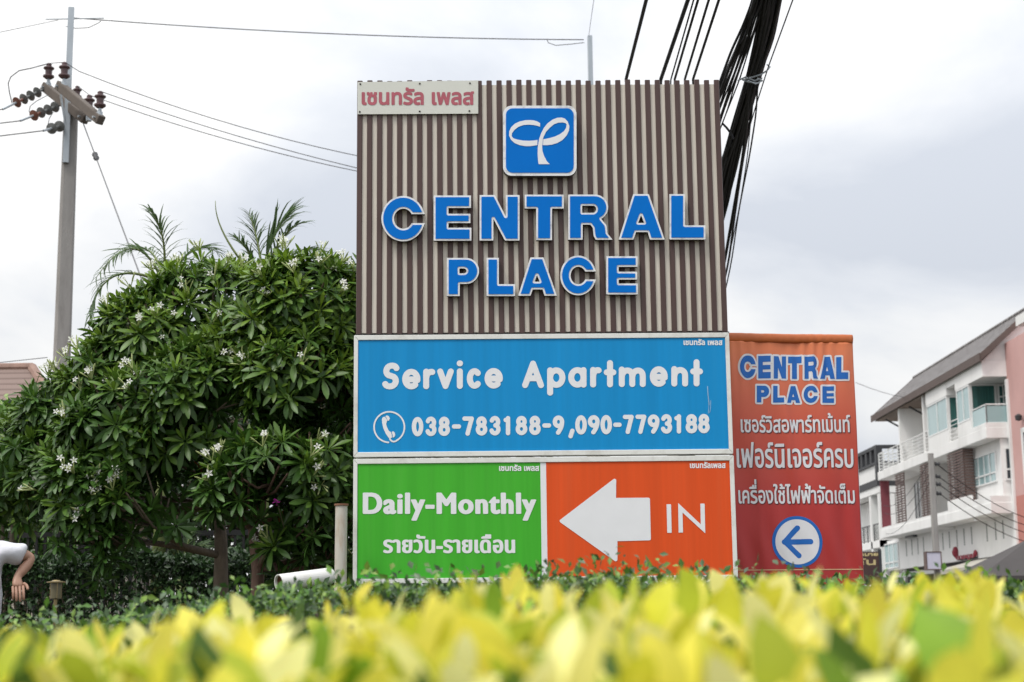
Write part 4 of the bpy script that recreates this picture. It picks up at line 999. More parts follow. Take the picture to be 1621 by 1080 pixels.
wire('looping jumper from the upper pins down to the brown glazed string', [i1, at(50, 108, 28.8), at(30, 112, 28.7), at(17, 122, 28.6), at(13, 132, 28.6), at(15, 147, 28.6), at(19, 163, 28.6)], .011, group='jumpers on the pole')
wire('thin jumper curving between crossarm and the middle strain string', [at(75, 151, 28.9), at(58, 160, 28.7), at(48, 168, 28.5), at(46, 176, 28.5), at(49, 184, 28.5)], .008, group='jumpers on the pole')
wire('short jumper hanging above the lowest strain string', [at(84, 178, 28.8), at(78, 188, 28.6), at(76, 197, 28.4), at(77, 205, 28.3)], .008, group='jumpers on the pole')
for a_, e_, l_ in ((w1, (-1500, 262), 'uppermost of three wires leaving the pole away from the sign'), (w2, (-1500, 292), 'middle of three wires leaving the pole away from the sign'), (w3, (-1500, 318), 'lowest of three wires leaving the pole away from the sign')):
    wire(l_, sag(a_, at(*e_, 27), .25, 12), .011, group=G)
wire('faint wire running off from the top of the steel pole tip', sag(at(92, 32, 29), at(-1500, 300, 26), .2, 10), .006, group=G)
for s_ in (-1, 1):
    pass
MB().tube([tpa-np.array([.75, 0, 0]), tpa+np.array([.35, 0, .01])], .013, 6).build('tie_clamp', M_steel, pole)
MB().tube([at(104, 42, 29), at(120, 45, 29), at(140, 44, 29), at(155, 37, 29), at(160, 33.5, 29)], .008, 6).build('tie_loop', M_wire, pole)
MB().tube([at(866, 63, 30.5), at(868, 68, 30.5), at(880, 72, 30.5), at(905, 70, 30.5), at(925, 67.5, 30.5)], .008, 6).build('tie_loop', M_wire, pole2)
wire('hair thin wire rising from the second pole tip out of the picture', [at(932, 58, 30.4), at(935, 35, 27), at(940, 0, 24), at(950, -60, 20)], .005)
stay0 = at(132, 196, 28.8); stay1 = at(199, 375, 24.0); dd = stay1-stay0
sy = wire('guy wire slanting from the crossarm down into the tree', [stay0, stay0+dd*.5, stay1, stay0+dd*(stay0[2]/(-dd[2]))], .011, name='guy_wire')
gi = MB(); p = stay0+dd*.33; gi.lathe([(.02, -.2), (.055, -.1), (.035, 0), (.055, .1), (.02, .2)], p, dd, 8); gi.build('guy_insulator', M_char, sy)
wire('faint wire low beside the reddish tiled roof', sag(at(-1500, 700, 26), at(75, 566, 24), .1, 10), .006)
# street cables overhead on this side of the road
HP = at(1058, 400, 36); hidden = conc_pole('concrete pole out of sight behind the tall sign carrying the black cables', HP[0], 36, HP[2]+.5, .34, .24)
HA, HB = HP+np.array([-.85, -.22, .0]), HP+np.array([.85, -.22, .0]); crossarm(HA, HB, hidden)
HA2, HB2 = np.array([HP[0]-.3, 35.75, 5.7]), np.array([HP[0]+1.3, 35.75, 5.7]); crossarm(HA2, HB2, hidden)
Gc = 'taut street wires over the sign'
for k, (xa, xb, yt, r_, lb_) in enumerate([(1023, 991, 6.6, .017, 'thickest lone taut wire, first beyond the steel pole tip'), (1089, 1046, 6.3, .019, 'heavy taut wire second from the steel pole tip'), (1098, 1062, 6.2, .008, 'thinnest taut wire between two black ones over the sign'), (1105, 1068, 6.2, .012, 'thin black taut wire close by the thinnest one'), (1122, 1084, 6.1, .012, 'taut wire second from the cable bundle'), (1138, 1097, 6.0, .013, 'taut wire closest to the cable bundle')]):
    a_ = at(xa, 0, 13.0); b_ = at(xb, 126, 15.4); d_ = b_-a_
    far = HA+(HB-HA)*(.08+.168*k)+np.array([0, 0, .10])
    wire(lb_, [a_-d_*10, a_-d_*2, a_, b_, b_*.6+far*.4-np.array([0, 0, .12]), far], r_, M_cable, group=Gc)
# the thick bundle
cb = thing('cable_bundle', 'thick drooping bundle of black cables tied together beside the sign', 'cable bundle', at(1195, 125, 14.6))
def bpt(px_, py_, s): return at(px_, py_, 9.0+13.0*s)
# key sections: (py, centre px, half width px)
keyA = [(-150, 1250, 18), (0, 1223, 14), (60, 1210, 13), (128, 1191, 9), (200, 1171, 11), (260, 1153, 13), (320, 1137, 15), (420, 1104, 20), (560, 1060, 24)]
def cable(off, r_, ph, spread=1.0, key=keyA, r2=1.0):
    pts = []
    for i, (py_, c_, hw) in enumerate(key):
        s = (py_+150)/710.0; x = c_+off*hw*spread+2.2*math.sin(ph+1.9*i)*spread
        pts.append(at(x, py_, 11.2+12.0*max(s, 0)**1.3+.10*math.cos(ph*1.7+i)))
    p0_ = np.array([1.75+off*.12, -12.0, pts[0][2]+.5]); pts = [p0_, pts[0]*.6+p0_*.4+np.array([0, 0, -.12])]+pts+[np.array([HP[0]+.75+off*.10, 35.75, 5.62+.05*math.sin(ph)])]
    # smooth
    P = np.array(pts); tt = np.linspace(0, len(P)-1, 56); out = np.stack([np.interp(tt, range(len(P)), P[:, k]) for k in range(3)], 1)
    for _ in range(2): out[1:-1] = (out[:-2]+2*out[1:-1]+out[2:])/4
    MB().tube(list(out), r_, 6).build('cable', M_cable, cb, smooth=True)
for k in range(26): cable(-1+2*((k*0.618) % 1), rng.choice([.007, .010, .013, .018]), k*1.3)
# loosely hanging strands and the separate sheaf on the sign side
keyB = [(-150, 1232, 12), (0, 1203, 9), (60, 1183, 9), (128, 1158, 10), (180, 1138, 12), (230, 1120, 12), (330, 1085, 13), (560, 1050, 15)]
for k in range(11): cable(-1+2*k/10, rng.choice([.007, .010, .014]), k*2.1, key=keyB)
keyC = [(-150, 1250, 8), (0, 1215, 8), (128, 1193, 8), (180, 1190, 5), (250, 1180, 6), (330, 1167, 5), (420, 1152, 4), (560, 1120, 4)]
for k in range(4): cable(-1+2*k/3, [.020, .014, .006, .009][k], k*2.7, key=keyC)
keyD = [(-150, 1225, 5), (0, 1196, 6), (40, 1183, 5), (80, 1163, 4), (128, 1143, 5), (200, 1120, 5), (330, 1085, 6), (560, 1030, 5)]
for k in range(3): cable(-1+k, [.012, .016, .010][k], k*1.7, key=keyD)
pts = [at(1140+x_, y_, 15.6) for x_, y_ in ((3, 195), (10, 202), (16, 210), (21, 220))]; MB().tube(pts, .012, 6).build('cable', M_cable, cb)
pts = [at(x_, y_, 14.3) for x_, y_ in ((1168, 128), (1180, 122), (1194, 128), (1207, 124), (1201, 132), (1186, 130), (1175, 127), (1205, 118), (1214, 112), (1219, 106), (1214, 102))]; MB().tube(pts, .008, 6).build('tie_wire', M_steel, cb)
pts = [at(x_, y_, 14.0+k*.02) for k, (x_, y_) in enumerate([(1184, 128), (1196, 133), (1207, 128), (1199, 124)])]; MB().tube(pts, .007, 6).build('tie_wire', M_steel, cb)
wire('single thin wire stretched just outside the black bundle', [at(1270, -60, 11), at(1255, 0, 12), at(1217, 104, 14.2), at(1199, 160, 15.2), at(1175, 240, 17)], .006, M_wire)
# little wires in front of the shophouses
pw_ = [sp_[0]+.13, 52]
for k, (z_, e_, l_) in enumerate([(.3, (1640, 825), 'uppermost wire from the slim pole to the pink wall'), (.68, (1640, 836), 'second wire from the slim pole to the pink wall'), (.93, (1640, 848), 'third wire from the slim pole to the pink wall'), (1.23, (1640, 862), 'lowest wire from the slim pole to the pink wall')]):
    b_ = at_x(*e_, XF+1.04); wire(l_, sag([pw_[0], 52, sp_[2]-z_], b_, .25, 10), .016, M_cable, group='wires of the slim pole')
for k, (z_, e_) in enumerate([(.32, (1398, 800)), (.7, (1400, 812)), (.95, (1402, 845))]):
    b_ = at_x(*e_, XF-.0); wire(['high', 'middle', 'low'][k]+' service wire from the slim pole to the far end of the white shophouse', sag([sp_[0]-.1, 52, sp_[2]-z_], b_, .5, 10), .010, M_cable, group='wires of the slim pole')
wire('faint wire running from the banner top towards the tiled roof', sag(at(1355, 606, 60), at_x(1440, 630, XF+1.2), .1, 6), .012, M_wire)

# ------------------------------------------------------------------ leaves
def leaves(P, D, Nn, L, W, curl, tint, nseg=4, shape='obovate', fold=.25, mid=1.25):
    """all arrays; returns verts, faces, per-vertex tint"""
    n = len(P); D = D/np.linalg.norm(D, axis=1, keepdims=True)
    Nn = Nn-D*np.sum(D*Nn, 1, keepdims=True); Nn /= (np.linalg.norm(Nn, axis=1, keepdims=True)+1e-9); S = np.cross(D, Nn)
    ts = np.linspace(0, 1, nseg+1)
    if shape == 'obovate': w = np.array([.14]+[np.sin(np.pi*min(t, 1)**1.55)**.75 for t in ts[1:-1]]+[.22])
    elif shape == 'ovate': w = np.array([.12]+[np.sin(np.pi*t**.8)**.62 for t in ts[1:-1]]+[.05])
    else: w = np.array([.35]+[1-.75*t for t in ts[1:-1]]+[.03])
    V = np.zeros((n, nseg+1, 3, 3)); 
    for k, t in enumerate(ts):
        c = P+D*(L*t*(1-.25*curl*t*t))[:, None]-Nn*(L*curl*t*t*.55)[:, None]
        hw = (W*w[k]*.5)[:, None]
        V[:, k, 1] = c; V[:, k, 0] = c-S*hw+Nn*hw*fold; V[:, k, 2] = c+S*hw+Nn*hw*fold
    idx = np.arange(n*(nseg+1)*3).reshape(n, nseg+1, 3)
    F = np.stack([np.stack([idx[:, :-1, j], idx[:, :-1, j+1], idx[:, 1:, j+1], idx[:, 1:, j]], -1) for j in (0, 1)], 2).reshape(-1, 4)
    T = np.repeat(tint[:, None, None, :], nseg+1, 1).repeat(3, 2).copy(); T[:, :, 1] *= mid
    return V.reshape(-1, 3), F, T.reshape(-1, 3)
def unit(v): return v/(np.linalg.norm(v, axis=-1, keepdims=True)+1e-9)
def rand_dirs(n): return unit(rng.normal(size=(n, 3)))
class Crown:
    def __init__(s): s.V = []; s.F = []; s.T = []; s.n = 0
    def add(s, V, F, T): s.V.append(V); s.F.append(F+s.n); s.T.append(T); s.n += len(V)
    def build(s, name, m, parent, **kw): return mesh_obj(name, np.concatenate(s.V), np.concatenate(s.F), m, parent, smooth=True, tint=np.concatenate(s.T), **kw)
def rosettes(cr, C, A, size, bright):
    """whorls of strap leaves at the shoot tips: C centres, A axes"""
    for c, a, sz, br in zip(C, A, size, bright):
        n = int(rng.integers(17, 25)); k = np.arange(n); th = np.radians(18+98*(k/(n-1))**.85+rng.normal(0, 7, n)); az = k*2.399+rng.uniform(0, 6)
        h = np.array([1.0, 0, 0]) if abs(a[0]) < .8 else np.array([0, 1.0, 0]); u = unit(np.cross(a, h)); v = np.cross(a, u)
        rad = np.cos(az)[:, None]*u+np.sin(az)[:, None]*v
        D_ = np.cos(th)[:, None]*a+np.sin(th)[:, None]*rad
        Nn = np.sin(th)[:, None]*a-np.cos(th)[:, None]*rad
        D_ = D_+np.array([0, 0, -.18])*(k/n)[:, None]
        age = (k/(n-1))[:, None]
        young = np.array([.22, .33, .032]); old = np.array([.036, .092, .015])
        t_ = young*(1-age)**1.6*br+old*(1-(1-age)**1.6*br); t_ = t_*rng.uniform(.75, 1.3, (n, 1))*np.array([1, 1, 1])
        if rng.random() < .03: t_[-1] = (.30, .13, .03)
        L_ = sz*(.55+.5*np.minimum(1, age[:, 0]*1.8+.15))*rng.uniform(.85, 1.12, n)
        V, F, T = leaves(c-a*.02+rad*.012, D_, Nn, L_, L_*.225, .12+.35*age[:, 0]+rng.normal(0, .08, n), t_, 5)
        cr.add(V, F, T)
def flower_cluster(par, p, a):
    """a few five-petalled stars and buds on short stalks"""
    a = unit(np.array(a, float)); cr = Crown(); nf = int(rng.integers(1, 4)); h = np.array([1.0, 0, 0]) if abs(a[0]) < .8 else np.array([0, 1.0, 0]); u = unit(np.cross(a, h)); v = np.cross(a, u)
    vs = MB(); vb = MB()
    for k in range(nf):
        az = rng.uniform(0, 6.3); q = p+a*rng.uniform(.05, .09)+(math.cos(az)*u+math.sin(az)*v)*rng.uniform(.01, .06); ax = unit(a*.4+np.array([-.05, -1.3, .2])+rng.normal(0, .3, 3))
        hh = unit(np.cross(ax, u)); ww = np.cross(ax, hh); r_ = rng.uniform(.025, .033); ph = rng.uniform(0, 6)
        for j in range(5):
            t0 = ph+j*2*math.pi/5; d = lambda t, r: q+r*(math.cos(t)*hh+math.sin(t)*ww)
            vs.add([q-ax*.004, d(t0-.45, r_*.55)+ax*.006, d(t0-.05, r_*1.05)+ax*.002, d(t0+.42, r_*.60)+ax*.006], [(0, 1, 2, 3)])
        vb.tube([p, (p+q)/2+a*.02, q], .004, 4)
    for k in range(int(rng.integers(3, 8))):
        az = rng.uniform(0, 6.3); d = unit(a+.7*(math.cos(az)*u+math.sin(az)*v)); e_ = p+d*rng.uniform(.06, .12)
        vb.tube([p, p+d*.04, e_, e_+d*.022], [.003, .003, .006, .002], 4)
    o = vb.build('flower_cluster', M_bud, par); vs.build('blossom', M_petal, o)
    return o

def lobe_tree(name, label, group, base_px, Y, lobes, forks, tr_r, bark, n_ros, size, seed, flower_px=(), extra_fl=20, bright=1.0):
    bp = at(base_px[0], base_px[1], Y); base = np.array([bp[0], Y, 0.0])
    t = thing(name, label, 'tree', base, group)
    sc_ = Y/F_PX; Lb = [(at(x, y, Y+dy), r*sc_) for x, y, r, dy in lobes]
    # limbs
    tr = MB(); cen = np.mean([c for c, _ in Lb], 0)
    nodes = [np.array(base)]+[at(x, y, Y+dy) for x, y, dy in forks]
    for i in range(len(nodes)-1): nodes[i+1] = nodes[i+1]
    rad = list(np.linspace(tr_r, tr_r*.55, len(nodes)))
    rad[0] = tr_r*1.5
    P = []
    for i in range(len(nodes)-1):
        for k in np.linspace(0, 1, 5)[:-1]: P.append(nodes[i]+(nodes[i+1]-nodes[i])*k+rng.normal(0, .012, 3)*(0 < k))
    P.append(nodes[-1]); tr.tube(P, np.interp(np.linspace(0, 1, len(P)), np.linspace(0, 1, len(rad)), rad), 10)
    tr.build('trunk', bark, t, smooth=True)
    for c, r in Lb:
        st = min(nodes[1:], key=lambda q: np.linalg.norm(q-c)+2*max(0, q[2]-c[2]+.1)); m = (st+c)/2+np.array([0, 0, -.08*np.linalg.norm(c-st)])+rng.normal(0, .05, 3)
        pts = [st+(m-st)*k*2 if k < .5 else m+(c-m)*(k-.5)*2 for k in np.linspace(0, 1, 8)]
        lm_ = MB().tube(pts, np.linspace(tr_r*.5, .018, 8), 7).build('limb', bark, t, smooth=True)
        tw = MB()
        for _ in range(14):
            d = rand_dirs(1)[0]; d[2] = abs(d[2])*.7-.1; e_ = c+unit(d)*r*.9
            s_ = pts[int(rng.integers(4, 8))]; tw.tube([s_, (s_+e_)/2+np.array([0, 0, -.05]), e_], [.014, .010, .007], 5, False)
        tw.build('twigs', bark, lm_, smooth=True)
    # shoots on the outside of the lobes
    C = []; A = []
    tot = sum(r*r for _, r in Lb)
    for c, r in Lb:
        n = int(n_ros*r*r/tot); d = rand_dirs(n*2); d = d[(d[:, 2] > -.75)][:n]
        for q in d:
            if q[1] > .35 and rng.random() < .6: continue
            rr_ = r*rng.uniform(.84, 1.01); p = c+q*rr_*np.array([1, .85, .92])
            if any(np.linalg.norm((p-c2)/np.array([1, .85, .92])) < r2*.74 for c2, r2 in Lb if c2 is not c): continue
            zz_ = (p[2]-CAMZ-.3)/3.0; gap = math.sin(3.3*p[0]+1.1*math.sin(2.9*p[2])+seed)*math.sin(4.1*p[2]+1.7*p[0]+2*seed)+.5*math.sin(7.3*p[0]-5.9*p[2])
            if gap > .02+.95*zz_+rng.normal(0, .12): continue
            C.append(p); A.append(unit(q*.9+np.array([0, -.1, .75])+rng.normal(0, .22, 3)))
    C = np.array(C); A = np.array(A)
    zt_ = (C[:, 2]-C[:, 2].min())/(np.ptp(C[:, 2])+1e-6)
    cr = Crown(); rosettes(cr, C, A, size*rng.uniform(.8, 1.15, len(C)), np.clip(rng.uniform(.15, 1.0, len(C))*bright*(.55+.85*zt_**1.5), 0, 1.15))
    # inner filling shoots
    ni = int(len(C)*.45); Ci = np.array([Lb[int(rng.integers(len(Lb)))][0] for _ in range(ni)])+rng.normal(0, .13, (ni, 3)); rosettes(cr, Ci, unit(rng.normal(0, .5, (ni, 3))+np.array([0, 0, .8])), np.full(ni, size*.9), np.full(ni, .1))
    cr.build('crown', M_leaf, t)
    # flowers at shoot tips: those the photograph shows, then others around the crown
    front = [i for i in range(len(C)) if A[i][1] < .45]
    pr = {i: proj(C[i]) for i in front}; used = set()
    for fx_, fy_ in flower_px:
        cand = sorted(front, key=lambda i: math.hypot(pr[i][0]-fx_, pr[i][1]-fy_)+18*(C[i][1]-Y+1))
        for i in cand:
            if i not in used: used.add(i); flower_cluster(t, C[i]+A[i]*.06, A[i]); break
    rest = [i for i in range(len(C)) if i not in used and A[i][2] > .3]; rng.shuffle(rest)
    for i in rest[:extra_fl]: flower_cluster(t, C[i]+A[i]*.06, A[i])
    return t
FLW = [(357, 438), (352, 470), (370, 432), (278, 470), (300, 482), (231, 515), (237, 512), (318, 506), (272, 505), (361, 571), (373, 575), (387, 604), (415, 608), (202, 591), (225, 617), (97, 571), (88, 582), (125, 560), (60, 590), (165, 500), (190, 440), (220, 420), (330, 380), (405, 502), (436, 505), (118, 756), (113, 772), (157, 768), (172, 768), (58, 799), (68, 798), (110, 838), (122, 840), (140, 829), (230, 840)]
lobe_tree('flowering_tree', 'broad glossy tree with white star flowers, the larger one with a forked grey trunk', 'glossy flowering trees', (357, 1000), 12.4,
    [(345, 538, 150, .25), (252, 546, 104, .05), (170, 612, 83, .0), (100, 655, 72, .1), (45, 712, 66, .3), (190, 680, 92, -.35), (300, 640, 105, -.40), (150, 780, 84, -.4), (215, 800, 60, -.55), (100, 745, 75, -.1), (385, 590, 95, -.3), (15, 770, 66, .4), (160, 852, 46, -.5), (270, 720, 70, -.3)],
    [(350, 880, 0), (346, 800, .1), (322, 700, .15), (300, 620, .1)], .058, M_bark, 1350, .178, 1, FLW, 22, .8)
FLW2 = [(468, 727), (450, 730), (340, 748), (357, 742), (510, 765), (470, 772), (410, 725), (445, 880), (470, 872), (520, 868), (523, 870), (480, 440), (500, 430), (525, 445), (540, 470), (550, 430), (505, 410), (465, 400), (555, 520), (548, 652), (500, 690)]
lobe_tree('flowering_tree', 'smaller glossy tree with white star flowers and reddish stem, crowding the sign edge', 'glossy flowering trees', (410, 1000), 12.0,
    [(480, 508, 118, .15), (570, 495, 104, .3), (430, 500, 96, .1), (540, 610, 95, .1), (470, 600, 92, -.15), (430, 765, 84, -.45), (500, 745, 72, -.3), (380, 775, 55, -.5), (540, 700, 80, .1), (470, 842, 56, -.3), (535, 820, 52, -.1), (600, 600, 90, .5), (600, 720, 80, .6), (540, 890, 38, -.1)],
    [(408, 900, 0), (402, 830, .1), (425, 740, .1), (460, 640, .15), (490, 560, .1)], .050, M_redbark, 1150, .178, 2, FLW2, 18, .8)
# magenta bloom caught in the leaves
mgp = at(438, 793, 11.3); cr = MB()
for k in range(7):
    d = rand_dirs(1)[0]*.026; e_ = np.cross(d, [0, 0, 1])*1.3; cr.add([mgp, mgp+d+e_*.5, mgp+d*1.6, mgp+d-e_*.5], [(0, 1, 2, 3)])
mgo = thing('bougainvillea_bloom', 'small magenta bloom caught among glossy leaves', 'flower', mgp)
cr.build('petals', M_magenta, mgo); MB().tube([mgp+np.array([.02, .25, -.18]), mgp+np.array([0, .1, -.04]), mgp], .003, 4).build('stem', M_bark, mgo)

# generic leafy shrubs / trees
def leafy(name, label, cat, base, lobes, nleaf, lsize, cols, group=None, trunk=.05, shape='ovate', asp=.42, droop=.3, seed=0, m=None, solid=False, kindname='crown'):
    base = np.array(base, float); t = thing(name, label, cat, base, group); cr = Crown(); tot = sum(np.prod(r)**(2/3) for _, r in lobes)
    st = MB()
    for c, r in lobes:
        c = np.array(c); r = np.array(r); n = int(nleaf*np.prod(r)**(2/3)/tot); d = rand_dirs(n)
        # clumps
        ncl = max(n//22, 3); cd = rand_dirs(ncl)*rng.uniform(.35, 1.0, (ncl, 1))**.5; k = rng.integers(0, ncl, n)
        P = c+(cd[k]+rng.normal(0, .16, (n, 3)))*r
        D_ = unit(d+cd[k]*.8+np.array([0, 0, -droop])); Nn = unit(rng.normal(0, .5, (n, 3))+np.array([0, -.15, 1.0]))
        col = np.array(cols)[rng.integers(0, len(cols), n)]*rng.uniform(.7, 1.35, (n, 1))
        L_ = lsize*rng.uniform(.65, 1.25, n); V, F, T = leaves(P, D_, Nn, L_, L_*asp, rng.uniform(0, .6, n), col, 3, shape); cr.add(V, F, T)
        st.tube([base+np.array([(c[0]-base[0])*.15, 0, 0]), (base+c)/2+np.array([0, 0, .1]), c], [trunk, trunk*.7, trunk*.3], 7)
        for q in cd[:26]: st.tube([c, c+q*r*.95], [trunk*.25, .004], 4, False)
    st.build('trunk' if cat == 'tree' else 'stems', M_bark, t, smooth=True); cr.build(kindname, m or M_leaf, t)
    return t
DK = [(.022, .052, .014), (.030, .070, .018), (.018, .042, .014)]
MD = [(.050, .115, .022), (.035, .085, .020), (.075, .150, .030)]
def L3(x, y, Y, r, ry=None, rz=None): c = at(x, y, Y); return (c, (r, ry or r, rz or r))
GB = 'dark trees behind the flowering trees'
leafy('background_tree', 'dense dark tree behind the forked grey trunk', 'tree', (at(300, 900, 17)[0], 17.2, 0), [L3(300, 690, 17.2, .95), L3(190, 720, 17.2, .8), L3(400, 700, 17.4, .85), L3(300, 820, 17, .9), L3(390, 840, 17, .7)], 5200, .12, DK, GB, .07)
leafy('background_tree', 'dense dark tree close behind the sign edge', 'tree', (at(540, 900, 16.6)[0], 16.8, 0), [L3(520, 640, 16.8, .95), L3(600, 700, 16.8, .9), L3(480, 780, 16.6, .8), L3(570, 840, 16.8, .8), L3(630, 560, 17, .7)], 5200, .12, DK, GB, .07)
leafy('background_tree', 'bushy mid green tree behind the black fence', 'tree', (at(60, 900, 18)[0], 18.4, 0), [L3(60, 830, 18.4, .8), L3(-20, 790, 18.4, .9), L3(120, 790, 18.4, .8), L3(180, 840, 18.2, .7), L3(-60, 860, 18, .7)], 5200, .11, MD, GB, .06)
leafy('yellowish_shrub', 'light green loose shrub under the reddish tiled roof', 'shrub', (at(5, 900, 14.6)[0], 14.6, 0), [L3(8, 715, 14.6, .38), L3(-30, 740, 14.7, .42), L3(40, 690, 14.8, .26), L3(25, 765, 14.5, .34)], 1500, .16, [(.14, .235, .035), (.09, .18, .03), (.19, .27, .07)], None, .03, 'obovate', .30)
# clipped dark hedge and fence behind the trunks
def box_hedge(name, label, x0, x1, y0, y1, z0, ztop, n, lsize, cols, sprig=.05, m=None, wob=.04, asp=.5, group=None, front=1.0, origin=None, label_kind='hedge', extra=None):
    t = thing(name, label, label_kind, ((x0+x1)/2, (y0+y1)/2, 0), group); cr = Crown()
    x = rng.uniform(x0, x1, n); yy = rng.uniform(y0, y1, n); side = rng.random(n) < .45*front
    yy = np.where(side, y0+np.abs(rng.normal(0, .05, n)), yy)
    zt = ztop(x, yy) if callable(ztop) else np.full(n, ztop)
    zt = zt+wob*np.sin(x*5.1+1.3*np.sin(yy*4))+wob*.6*np.sin(x*13+yy*9)
    z = np.where(side, z0+(zt-z0)*rng.random(n)**.6, zt-np.abs(rng.normal(0, .07, n)))
    up = rng.random(n) < .06; z = np.where(up & ~side, zt+rng.uniform(0, sprig, n), z)
    P = np.stack([x, yy, z], 1); D_ = unit(rng.normal(0, 1, (n, 3))+np.where(side[:, None], [0, -.7, .2], [0, -.1, .9])); Nn = unit(rng.normal(0, .5, (n, 3))+np.array([0, -.5, .8]))
    col = np.array(cols)[rng.integers(0, len(cols), n)]*rng.uniform(.7, 1.35, (n, 1)); L_ = lsize*rng.uniform(.6, 1.25, n)
    V, F, T = leaves(P, D_, Nn, L_, L_*asp, rng.uniform(0, .5, n), col, 2, 'ovate'); cr.add(V, F, T)
    if extra is not None: cr.add(np.concatenate(extra.V), np.concatenate(extra.F), np.concatenate(extra.T))
    cr.build('foliage', m or M_leaf, t)
    st = MB()
    for _ in range(int((x1-x0)*14)):
        a_, b_ = rng.uniform(x0, x1), rng.uniform(y0+.05, y1-.03); zz_ = float(ztop(np.array([a_]), np.array([b_]))[0]) if callable(ztop) else ztop
        st.tube([(a_, b_, 0), (a_+rng.normal(0, .05), b_+rng.normal(0, .05), zz_*.6), (a_+rng.normal(0, .1), b_+rng.normal(0, .08), zz_-.02)], [.012, .009, .005], 5)
    st.build('stems', M_bark, t)
    return t
xl, xr = at(-60, 900, 14.2)[0], at(640, 900, 14.2)[0]
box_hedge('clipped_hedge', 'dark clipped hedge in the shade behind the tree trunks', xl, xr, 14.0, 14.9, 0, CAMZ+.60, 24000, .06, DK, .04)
box_hedge('backdrop_hedge', 'tall dark hedge added as a backdrop against the sky beyond the black iron fence', xl-2.5, xr+1.5, 19.2, 20.2, 0, 3.3, 26000, .13, DK, .1, wob=.12)  # added to close off bright sky and ground with dark leaves
fy = 15.6; fz = at(60, 843, fy)[2]
fe = thing('iron_fence', 'black iron railing behind the person in white and the flowering tree', 'fence', ((xl+xr)/2, fy, 0))
mb = MB(); mb.box(xl-.4, xr, fy-.02, fy+.02, fz-.05, fz); mb.build('rail', M_iron, fe); mb = MB(); mb.box(xl-.4, xr, fy-.02, fy+.02, .2, .25); mb.build('rail', M_iron, fe)
nb_ = 0; x = xl-.35; mb = MB()
bars = []
while x < xr:
    bars.append(x); x += .083
for x in bars: mb.box(x-.012, x+.012, fy-.012, fy+.012, .252, fz-.052)
o = mb.build('bars', M_iron, fe); o['kind'] = 'stuff'
for k in range(0, len(bars), 12): XB(M_iron, fe, 'post', (bars[k]+.02, bars[k]+.06, fy-.03, fy+.03, 0, fz+.04))
gpx = at(233, 880, 15.9)
gpil = thing('gate_pillar', 'grey rendered pillar seen between trunks behind the dark hedge', 'pillar', (gpx[0]+.03, 16.0, 0))
XB(mat('grey_render', (.30, .28, .25), .85, .12, 2), gpil, 'shaft', (gpx[0]-.14, gpx[0]+.14, 15.85, 16.13, 0, 1.55)); XB(M_kerb, gpil, 'capping', (gpx[0]-.18, gpx[0]+.18, 15.81, 16.17, 1.552, 1.62))

# ------------------------------------------------------------------ palms
def frond(par, base, tip, bend, Ll, nl=17, dry=False, spread=1.0):
    base, tip = np.array(base), np.array(tip); mid = (base+tip)/2+np.array(bend); ts = np.linspace(0, 1, 14)
    pts = [(1-t)**2*base+2*t*(1-t)*mid+t*t*tip for t in ts]
    o = MB().tube(pts, np.linspace(.016, .003, 14), 6).build('frond', M_palmrib, par, smooth=True)
    tl = np.linspace(.25, .99, nl); P = []; D_ = []; Nn = []; L_ = []
    for t in tl:
        p = (1-t)**2*base+2*t*(1-t)*mid+t*t*tip; d = unit(2*(1-t)*(mid-base)+2*t*(tip-mid)); up = np.array([0, -.25, 1.0]); s_ = unit(np.cross(d, up))
        for sg in (-1, 1):
            P.append(p); D_.append(unit(d*(.55+.5*t)+sg*s_*.75*spread+np.array([0, 0, .22])+rng.normal(0, .10, 3))); Nn.append(unit(np.array([0, -.3, 1.0])+sg*s_*-.3+rng.normal(0, .15, 3))); L_.append(Ll*(.55+.6*math.sin(math.pi*min(t*1.05, 1)**.8))*rng.uniform(.8, 1.1))
    n = len(P); col = np.tile(np.array([[.095, .150, .065]]), (n, 1))*rng.uniform(.6, 1.4, (n, 1))
    if dry: col = col*np.array([1.5, .95, .9])
    V, F, T = leaves(np.array(P), np.array(D_), np.array(Nn), np.array(L_), np.minimum(np.array(L_)*.11, .026), rng.uniform(.2, .9, n), col, 4, 'strap', .5, 1.0)
    mesh_obj('leaflets', V, F, M_softleaf, o, smooth=True, tint=T)
M_palmrib = mat('palm_rib', (.16, .20, .06), .6, .2, 5)
def palm(label, crown_px, Y, fr):
    c = at(*crown_px, Y); t = thing('areca_palm', label, 'palm', (c[0], Y, 0), 'palms behind the flowering tree')
    MB().tube([(c[0], Y, 0), (c[0]+.04, Y, c[2]*.5), tuple(c)], [.08, .06, .045], 10).build('trunk', M_palmrib, t, smooth=True)
    for b, tip, Yt, bend, Ll, sp2 in fr:
        frond(t, c+np.array([0, 0, rng.uniform(-.08, .05)]), at(*tip, Yt), bend, Ll, spread=sp2)
    return t
palm('feathery palm arching out at the high shoulder of the larger flowering tree', (258, 450), 15.2, [(0, (152, 440), 14.9, (.05, 0, .62), .30, 1.2), (0, (238, 334), 14.9, (.12, 0, .15), .30, .8), (0, (140, 520), 15.3, (-.30, 0, .55), .30, 1.1), (0, (345, 400), 15.6, (.0, 0, .35), .28, 1), (0, (270, 420), 16.2, (0, .2, .3), .3, 1), (0, (200, 400), 15.6, (.1, .1, .35), .22, .8)])
